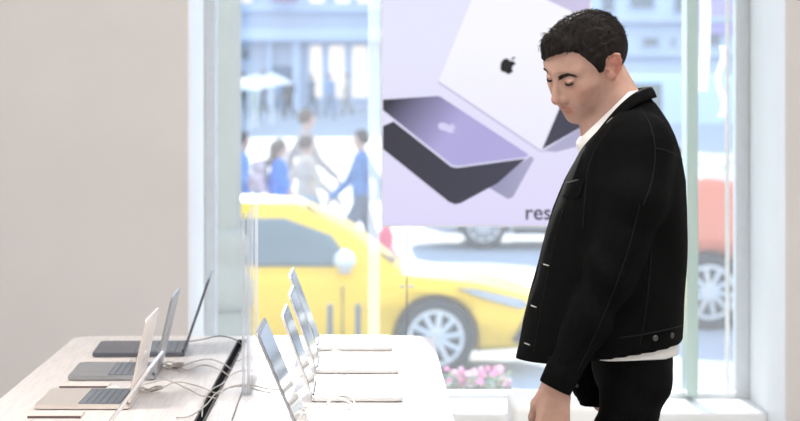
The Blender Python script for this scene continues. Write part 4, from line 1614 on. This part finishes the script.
# taxi: front wheel centre shows at pixel 436
ty = 20.6
tx = (436 - CX) / FPX * (ty - .92) - (4.9 / 2 - .97)
make_car('taxi', 'yellow taxi parked outside the window facing right', 'car', (tx, ty, GZ), 0, M_yel, H=1.50, belt=.91, hood=.74)
make_car('car', 'tall orange red car beyond the right pane behind the man', 'car', ((712 - CX) / FPX * 23.6 + 1.325, 24.5, GZ), PI, M_redcar, H=2.15, belt=1.56, hood=1.46, wr=.39, L=4.5, wb=2.65, front=.9, roofpaint=M_whitecar)
make_car('car', 'white car beyond the bonnet of the taxi', 'car', ((575 - CX) / FPX * 33.5, 34.2, gz(34.2)), 0, M_whitecar, H=1.5)
make_car('van', 'pale blue van far behind the neck of the man', 'van', ((630 - CX) / FPX * 50, 51, gz(51)), PI, M_bluecar, H=2.25, belt=1.25, hood=1.15, van=True, L=5.2, detail=False)

# bollards in front of the taxi
M_boll = mat('dark_bollard_steel', (0.16, 0.17, 0.17), .5, metal=.3)
bl = None
for px, lab in ((330, 'dark steel bollard before the taxi door, the one nearer its rear'), (358, 'dark steel bollard before the taxi door, the one nearer its front wheel')):
    x = (px - CX) / FPX * 16.6
    if bl is None:
        bl = thing('bollard', lab, 'bollard', (x, 16.6, GZ), group='bollards at the kerb')
        link('post', lathe([(.022, 0), (.022, .87), (.020, .90), (.010, .915)], 16), M_boll, bl, True)
        link('base_plate', lathe([(.06, 0), (.06, .015), (.03, .025)], 20), M_boll, bl, True)
    else:
        c = copy_tree(bl); c.location = (x, 16.6, GZ); c['label'] = lab

# old cast lamp post standing close to the left edge of the glass
lx_, ly_ = (227 - CX) / FPX * 13.0, 13.0
lp = thing('lamp_post', 'pale cast iron street lamp post outside the left edge of the glass', 'lamp post', (lx_, ly_, GZ))
M_cast = mat('pale_green_cast_iron', (0.42, 0.40, 0.33), .6, noise=.05, nscale=4)
link('base', lathe([(.21, 0), (.21, .25), (.17, .32), (.155, .40), (.14, .95), (.125, 1.2)], 28), M_cast, lp, True)
link('collar', lathe([(.125, 1.2), (.15, 1.25), (.155, 1.37), (.12, 1.41), (.105, 1.49), (.118, 1.53), (.118, 1.61), (.085, 1.67)], 28), M_cast, lp, True)
fl = bmesh.new()
N = 32
pr_ = [1.67, 6.2]
rr = [[fl.verts.new(((.078 - .004 * k) * (1 + .05 * math.cos(8 * 2 * PI * i / N)) * math.cos(2 * PI * i / N), (.078 - .004 * k) * (1 + .05 * math.cos(8 * 2 * PI * i / N)) * math.sin(2 * PI * i / N), z)) for i in range(N)] for k, z in enumerate(pr_)]
for i in range(N):
    fl.faces.new((rr[0][i], rr[0][(i + 1) % N], rr[1][(i + 1) % N], rr[1][i]))
fl.faces.new(rr[1])
link('shaft', fl, M_cast, lp, True)

# planter with pink flowers
M_leaf = mat('flower_foliage', (0.22, 0.36, 0.10), .6, noise=.25, nscale=30)
M_pink = mat('pink_petals', (0.85, 0.28, 0.50), .6, noise=.15, nscale=60)
M_pale = mat('pale_pink_petals', (0.88, 0.58, 0.66), .6, noise=.1, nscale=60)
px0, px1, fy = (446 - CX) / FPX * 10.6, (508 - CX) / FPX * 10.6, 10.6
fz = HC - (389 - CY) / FPX * 10.6
pt_ = thing('planter', 'white flower box on the ledge outside the window', 'planter', ((px0 + px1) / 2, fy, .02))
hl_ = (px1 - px0) / 2 + .03
link('box', bx(-hl_, hl_, -.09, .09, 0, fz - .02, bev=.01), M_white, pt_)
link('soil', bx(-hl_ + .012, hl_ - .012, -.078, .078, fz - .022, fz - .012), mat('soil', (.06, .04, .03), .9), pt_)
for k in range(3):
    cx_ = px0 + (k + .5) * (px1 - px0) / 3
    pk = thing('flowering_plant', ['pink flowering plant nearest the table in the white flower box', 'pink flowering plant in the middle of the white flower box', 'pink flowering plant nearest the man in the white flower box'][k], 'plant', (cx_, fy, fz - .012), group='flowering plants in the box')
    b = bmesh.new()
    for i in range(110):
        p = Vector((np.clip(rng.normal() * .032, -.048, .048), np.clip(rng.normal() * .03, -.06, .06), rng.uniform(.004, .085)))
        a = rng.uniform(0, 6.28); tl_ = rng.uniform(-.5, .9)
        u = Vector((math.cos(a) * math.cos(tl_), math.sin(a) * math.cos(tl_), math.sin(tl_))) * rng.uniform(.018, .032)
        s_ = u.cross(Vector((0, 0, 1))); s_ = s_.normalized() * u.length * .3
        v = [b.verts.new(p + q) for q in (Vector((0, 0, 0)), u * .5 + s_, u, u * .5 - s_)]
        b.faces.new(v)
    for i in range(7):
        q = Vector((rng.normal() * .03, rng.normal() * .02, .06))
        tube([Vector((q.x * .3, q.y * .3, 0)), q * .6, q], .002, 4, b)
    link('foliage', b, M_leaf, pk)
    for i in range(13):
        c = Vector((np.clip(rng.normal() * .036, -.045, .045), -.02 + rng.normal() * .03, rng.uniform(.035, .115)))
        b = bmesh.new()
        nrm = Vector((rng.normal() * .4, -1, .5 + rng.normal() * .3)).normalized()
        q = nrm.to_track_quat('Z', 'Y')
        cv = b.verts.new(c - nrm * .006)
        R0 = rng.uniform(.013, .02)
        pts = []
        for j in range(20):
            a = 2 * PI * j / 20
            r = R0 * (.72 + .28 * abs(math.cos(2.5 * a)))
            pts.append(b.verts.new(c + q @ Vector((r * math.cos(a), r * math.sin(a), .002 * math.cos(5 * a)))))
        for j in range(20):
            b.faces.new((cv, pts[j], pts[(j + 1) % 20]))
        link('flower', b, M_pink if rng.random() < .6 else M_pale, pk, True)

# ------------------------------------------------------------------ passers-by
M_skin2 = mat('passer_skin', (0.60, 0.40, 0.32), .55)


def make_person(label, loc, rz, h, shirt, trousers, hairc, stride=.25, arm=.2, long_hair=False, skirt=False, vox=.02, group=None):
    """a walking figure, local +X forward"""
    t = thing('person', label, 'person', loc, rz, group)
    k = h / 1.75
    lo = np.array((-.55, -.40, 0)) * k; hi = np.array((.55, .40, 1.80)) * k
    Fw = Fld(lo, hi, vox)
    Pw = (Fw.X / k, Fw.Y / k, Fw.Z / k)
    s_ = stride
    hipz = .92
    legs = []
    for sg, sx in ((1, s_), (-1, -s_)):
        kn = (sx * .62 + .05, sg * .09, .50)
        an = (sx * 1.15 - (.10 if sx < 0 else 0), sg * .09, .09 + (.06 if sx < 0 else 0))
        legs.append([(0, sg * .085, hipz), kn, an, (an[0] + .14, sg * .10, an[2] - .045)])
    arms = []
    for sg, sx in ((1, -arm), (-1, arm)):
        el = (sx * .7 - .03, sg * .245, 1.14)
        arms.append([(0, sg * .185, 1.42), el, (sx * 1.25 + .10, sg * .225, .92), (sx * 1.35 + .13, sg * .215, .83)])
    d = s_ell(Pw, (0, 0, 1.30), (.105, .165, .21))
    d = smin(d, s_ell(Pw, (0, 0, 1.05), (.095, .145, .17)), .06)
    d = smin(d, s_ell(Pw, (-.01, 0, .93), (.11, .160, .11)), .05)
    d = smin(d, s_cap(Pw, (0, 0, 1.42), (.015, 0, 1.56), .062, .055), .04)
    d = smin(d, s_cap(Pw, (0, -.15, 1.43), (0, .15, 1.43), .055), .04)
    d = smin(d, s_ell(Pw, (.025, 0, 1.645), (.095, .075, .115)), .02)
    d = smin(d, s_ell(Pw, (.118, 0, 1.63), (.022, .014, .022)), .012)
    for l in legs:
        d = smin(d, s_chain(Pw, l, [.085, .058, .040, .032], .02), .03)
    for a in arms:
        d = smin(d, s_chain(Pw, a, [.052, .042, .032, .036], .02), .03)
    V, Q = nets(d, Fw.lo, vox)
    link('body', mesh_np('body', V, Q), M_skin2, t)
    s2 = s_ell(Pw, (0, 0, 1.30), (.125, .185, .23))
    s2 = smin(s2, s_ell(Pw, (0, 0, 1.02), (.13, .175, .19)), .06)
    s2 = smin(s2, s_cap(Pw, (0, -.16, 1.43), (0, .16, 1.43), .068), .04)
    for a in arms:
        s2 = smin(s2, s_chain(Pw, a[:3] if not long_hair else a[:2], [.066, .056, .046], .02), .03)
    s2 = smax(s2, .90 - Pw[2], .01)
    V, Q = nets(s2, Fw.lo, vox)
    link('top', mesh_np('top', V, Q), shirt, t)
    if skirt:
        s3 = smin(s_cap(Pw, (0, 0, .95), (0, 0, .50), .14, .24), s_ell(Pw, (0, 0, .95), (.13, .17, .1)), .04)
        s3 = smax(s3, .46 - Pw[2], .01)
    else:
        s3 = s_ell(Pw, (-.01, 0, .93), (.125, .172, .115))
        for l in legs:
            s3 = smin(s3, s_chain(Pw, l[:3], [.102, .078, .062], .02), .03)
    V, Q = nets(s3, Fw.lo, vox)
    link('skirt' if skirt else 'trousers', mesh_np('lower', V, Q), trousers, t)
    s4 = smax(s_ell(Pw, (.005, 0, 1.665), (.112, .090, .118)), Pw[0] - .075 - (Pw[2] - 1.68) * .5, .02)
    s4 = smax(s4, 1.60 - Pw[2], .02)
    if long_hair:
        s4 = smin(s4, s_cap(Pw, (-.05, 0, 1.66), (-.085, 0, 1.45), .085, .06), .03)
    V, Q = nets(s4, Fw.lo, vox)
    link('hair', mesh_np('hair', V, Q), hairc, t)
    for l in legs:
        a, b_ = Vector(l[2]) * k, Vector(l[3]) * k
        link('shoe', cyl(bmesh.new(), a - Vector((.03, 0, .03)), b_, .048 * k, .036 * k, 10), M_shoe, t)
    return t


def cloth(n, c):
    return mat(n, c, .85, noise=.06, nscale=12)


H_dark = cloth('dark_hair_far', (.05, .035, .03)); H_brown = cloth('brown_hair_far', (.13, .085, .06))


def px_at(px, y):
    return (px - CX) / FPX * y


make_person('person in bright blue T-shirt with long brown hair beyond the taxi roof', (px_at(279, 30), 30, gz(30)), .12, 1.72, cloth('bright_blue_cotton', (.01, .17, .75)), cloth('denim_far', (.16, .24, .40)), H_brown, .22, .16, True, vox=.016)
bp = thing('backpack', 'patterned pale backpack on the back of the person in blue', 'backpack', (px_at(259.5, 30.0), 29.97, gz(30) + 1.04))
link('bag', bx(-.10, .09, -.15, .15, 0, .44, bev=.06, seg=4), mat('patterned_bag_cloth', (.42, .34, .40), .8, noise=.6, nscale=9), bp, True)
link('front_pocket', bx(-.145, -.09, -.11, .11, .04, .24, bev=.03, seg=3), mat('mauve_bag_cloth', (.50, .36, .40), .8, noise=.3, nscale=12), bp, True)
for y in (-.1, .1):
    link('strap', tube(spline([Vector((.07, y, .42)), Vector((.09, y, .44)), Vector((.10, y, .36)), Vector((.085, y, .10))], 5), .014, 6), M_trim, bp, True)
make_person('person in beige jacket beside the one in blue beyond the taxi roof', (px_at(306, 30.6), 30.6, gz(30.6)), .3, 1.74, cloth('beige_cloth', (.66, .56, .44)), cloth('light_denim_far', (.40, .48, .58)), H_brown, .16, .22, vox=.016)
make_person('tall person in taupe top walking behind the one in beige', (px_at(306, 33.5), 33.5, gz(33.5)), .2, 2.0, cloth('taupe_cloth', (.40, .33, .31)), cloth('grey_cloth_far', (.35, .38, .42)), H_brown, .18, .2, vox=.018)
make_person('person in blue shirt and dark trousers walking by the poster edge', (px_at(362, 30), 30, gz(30)), PI + .2, 1.84, cloth('mid_blue_cloth', (.08, .20, .45)), cloth('dark_trouser_far', (.10, .12, .17)), H_dark, .30, .2, vox=.016)
make_person('person in blue dress half hidden by the street lamp post', (px_at(241, 31), 31, gz(31)), .1, 1.78, cloth('soft_blue_cloth', (.20, .34, .66)), cloth('soft_blue_skirt', (.24, .38, .70)), H_dark, .12, .12, skirt=True, vox=.018)
make_person('person in pink red top beyond the taxi bonnet below the poster', (px_at(386, 25), 25.0, gz(25)), 0, 1.15, cloth('pink_red_cloth', (.75, .12, .18)), cloth('pale_cloth_far', (.6, .6, .62)), H_dark, .12, .12, vox=.018)
far = [(243, 96, 1.75, (.10, .13, .16), 'person in dark grey far across the square behind the lamp post'),
       (264, 98, 1.80, (.06, .08, .11), 'tall person in black before the doorway across the square'),
       (289, 90, 1.70, (.03, .04, .06), 'person in black in front of the dark blue doorway'),
       (277, 94, 1.70, (.24, .34, .50), 'person in slate blue left of the doorway across the square'),
       (312, 92, 1.72, (.10, .16, .22), 'person in dark teal by the lit shop window across the square'),
       (330, 90, 1.76, (.22, .33, .50), 'person in blue before the middle of the lit shop window'),
       (347, 95, 1.70, (.45, .42, .38), 'person in tan before the lit shop window, nearest the poster'),
       (254, 88, 1.66, (.20, .38, .30), 'person in green between two dark figures across the square')]
for i, (px, y, hh, c, lab) in enumerate(far):
    m1 = cloth('far_top_%d' % i, c); m2 = cloth('far_trousers_%d' % i, tuple(v * .7 for v in c))
    make_person(lab, (px_at(px, y), y, gz(y)), rng.uniform(0, 6), hh, m1, m2, H_dark, .15, .1, vox=.03, group='people across the square')

# ------------------------------------------------------------------ building across the square
BY = 104
bz = gz(100) - .3
M_fac = mat('grey_blue_stone', (0.46, 0.53, 0.64), .8, noise=.06, nscale=.4)
M_fac2 = mat('pale_blue_stone', (0.52, 0.63, 0.80), .8, noise=.06, nscale=.4)
M_pane2 = mat('facade_glass', (0.12, 0.16, 0.20), .1)
M_lit = mat('lit_shop_pane', (0.7, .6, .5), .4, emit=(1.0, .78, .58), estr=.62, noise=.3, nscale=.5)
M_dkdoor = mat('dark_blue_door', (0.10, 0.17, 0.28), .5)
bu = thing('building', 'grey blue stone building with lit shop windows across the square', 'building', ((300 - CX) / FPX * BY, BY, bz))


def X_(px):
    return (px - 300) / FPX * BY


def Z_(py):
    return HC - (py - CY) / FPX * BY - bz


link('wall', bx(X_(150), X_(560), 0, 8, 0, 16), M_fac, bu)
link('cornice', bx(X_(150), X_(560), -.9, 0, Z_(42), Z_(30), bev=.1), M_fac2, bu)
link('string_course', bx(X_(150), X_(560), -.4, 0, Z_(12), Z_(7), bev=.05), M_fac2, bu)
dr_ = link('door', bx(X_(272), X_(293), -.06, 0, 0, Z_(66)), M_dkdoor, bu)
link('portal_frame', bx(X_(268), X_(272), -.5, 0, 0, Z_(40)), M_fac2, bu)
link('portal_frame', bx(X_(293), X_(300), -.5, 0, 0, Z_(40)), M_fac2, bu)
for a, c in ((308, 324), (327, 347), (350, 370)):
    w_ = link('shop_window', bx(X_(a), X_(c), -.12, 0, .8, Z_(44)), M_fac2, bu)
    link('pane', bx(X_(a) + .12, X_(c) - .12, -.16, -.12, .9, Z_(46)), M_lit, w_)
for a, c, z0, z1 in ((236, 252, 62, 46), (240, 254, 5, -30), (308, 326, 5, -30), (334, 352, 5, -30), (356, 372, 5, -30)):
    w_ = link('window', bx(X_(a), X_(c), -.1, 0, Z_(z0), Z_(z1)), M_fac2, bu)
    link('pane', bx(X_(a) + .1, X_(c) - .1, -.14, -.1, Z_(z0) + .1, Z_(z1) - .1), M_lit if z0 < 10 else M_pane2, w_)
link('awning', bx(X_(272), X_(298), -1.6, -.5, Z_(3), Z_(-3), bev=.1), mat('mauve_awning', (.40, .22, .38), .8), bu)
for i, px in enumerate((238, 250, 256, 272)):
    tb_ = thing('parasol', ['white parasol farthest along the terrace across the square', 'white parasol second along the terrace across the square', 'white parasol third along the terrace across the square', 'white parasol beside the doorway across the square'][i], 'parasol', (px_at(px, 75 + i * 3.4), 75 + i * 3.4, gz(75 + i * 3.4)), group='terrace parasols')
    link('canopy', lathe([(.8, 1.45), (.45, 1.68), (.03, 1.85)], 8), M_white, tb_)
    link('pole', lathe([(.04, 0), (.04, 1.8)], 8), M_white, tb_)
b2 = thing('building', 'pale blue building with small dark windows behind the man', 'building', ((660 - CX) / FPX * 92, 92, gz(92) - .3))


def X2(px):
    return (px - 660) / FPX * 92


def Z2(py):
    return HC - (py - CY) / FPX * 92 - (gz(92) - .3)


link('wall', bx(X2(548), X2(830), 0, 8, 0, 15), M_fac2, b2)
link('ledge', bx(X2(548), X2(830), -.5, 0, Z2(24), Z2(17), bev=.08), M_fac, b2)
link('ledge', bx(X2(548), X2(830), -.4, 0, Z2(58), Z2(53), bev=.08), M_fac, b2)
for a, c, z0, z1 in ((600, 616, 14, -20), (641, 660, 48, 36), (670, 677, 48, 36), (628, 656, 10, -20), (672, 690, 14, -20), (705, 722, 48, 30), (706, 724, 12, -20)):
    w_ = link('window', bx(X2(a), X2(c), -.1, 0, Z2(z0), Z2(z1)), M_fac, b2)
    link('pane', bx(X2(a) + .1, X2(c) - .1, -.14, -.1, Z2(z0) + .1, Z2(z1) - .1), M_pane2, w_)
link('shop_sign_board', bx(X2(692), X2(760), -.3, -.1, Z2(34), Z2(-6), bev=.05), mat('lilac_board', (.45, .36, .70), .6), b2)

# ================================================================== LIGHT, CAMERA
wd = bpy.data.worlds.new('sky')
S.world = wd
wd.use_nodes = True
nt = wd.node_tree
bg = nt.nodes['Background']
tc = nt.nodes.new('ShaderNodeTexCoord')
sx = nt.nodes.new('ShaderNodeSeparateXYZ')
nt.links.new(tc.outputs['Generated'], sx.inputs['Vector'])
rp = nt.nodes.new('ShaderNodeValToRGB')
rp.color_ramp.elements[0].position = 0.0; rp.color_ramp.elements[0].color = (.95, .97, 1, 1)
rp.color_ramp.elements[1].position = 0.7; rp.color_ramp.elements[1].color = (.55, .74, 1, 1)
nt.links.new(sx.outputs['Z'], rp.inputs['Fac'])
nt.links.new(rp.outputs['Color'], bg.inputs['Color'])
bg.inputs['Strength'].default_value = 2.0

sun = bpy.data.lights.new('sun', 'SUN')
sun.energy = 6.0
sun.angle = R_(.6)
sun.color = (1, .96, .88)
so = bpy.data.objects.new('sun', sun)
COL.objects.link(so)
el = R_(27)
sd_ = Vector((.065, -1, 0)).normalized() * math.cos(el) - Vector((0, 0, math.sin(el)))
so.rotation_euler = sd_.to_track_quat('-Z', 'Y').to_euler()
so.location = (0, 30, 20)

cam = bpy.data.cameras.new('camera')
co = bpy.data.objects.new('camera', cam)
COL.objects.link(co)
co.location = (0, 0, HC)
co.rotation_euler = (PI / 2, 0, 0)
cam.sensor_width = 36
cam.sensor_fit = 'HORIZONTAL'
cam.lens = 36 * FPX / 800
cam.shift_x = (400 - CX) / 800
cam.shift_y = -(210.5 - CY) / 800
cam.clip_start = .05
cam.clip_end = 400
cam.dof.use_dof = True
cam.dof.focus_distance = 5.3
cam.dof.aperture_fstop = 5.2
S.camera = co
S.view_settings.view_transform = 'Standard'
S.view_settings.look = 'None'
S.view_settings.gamma = 1
S.view_settings.use_curve_mapping = False
S.view_settings.exposure = 0
S.cycles.use_denoising = True
S.cycles.max_bounces = 10
S.cycles.transparent_max_bounces = 16
S.cycles.caustics_refractive = False
S.cycles.caustics_reflective = False
S.cycles.sample_clamp_indirect = 8
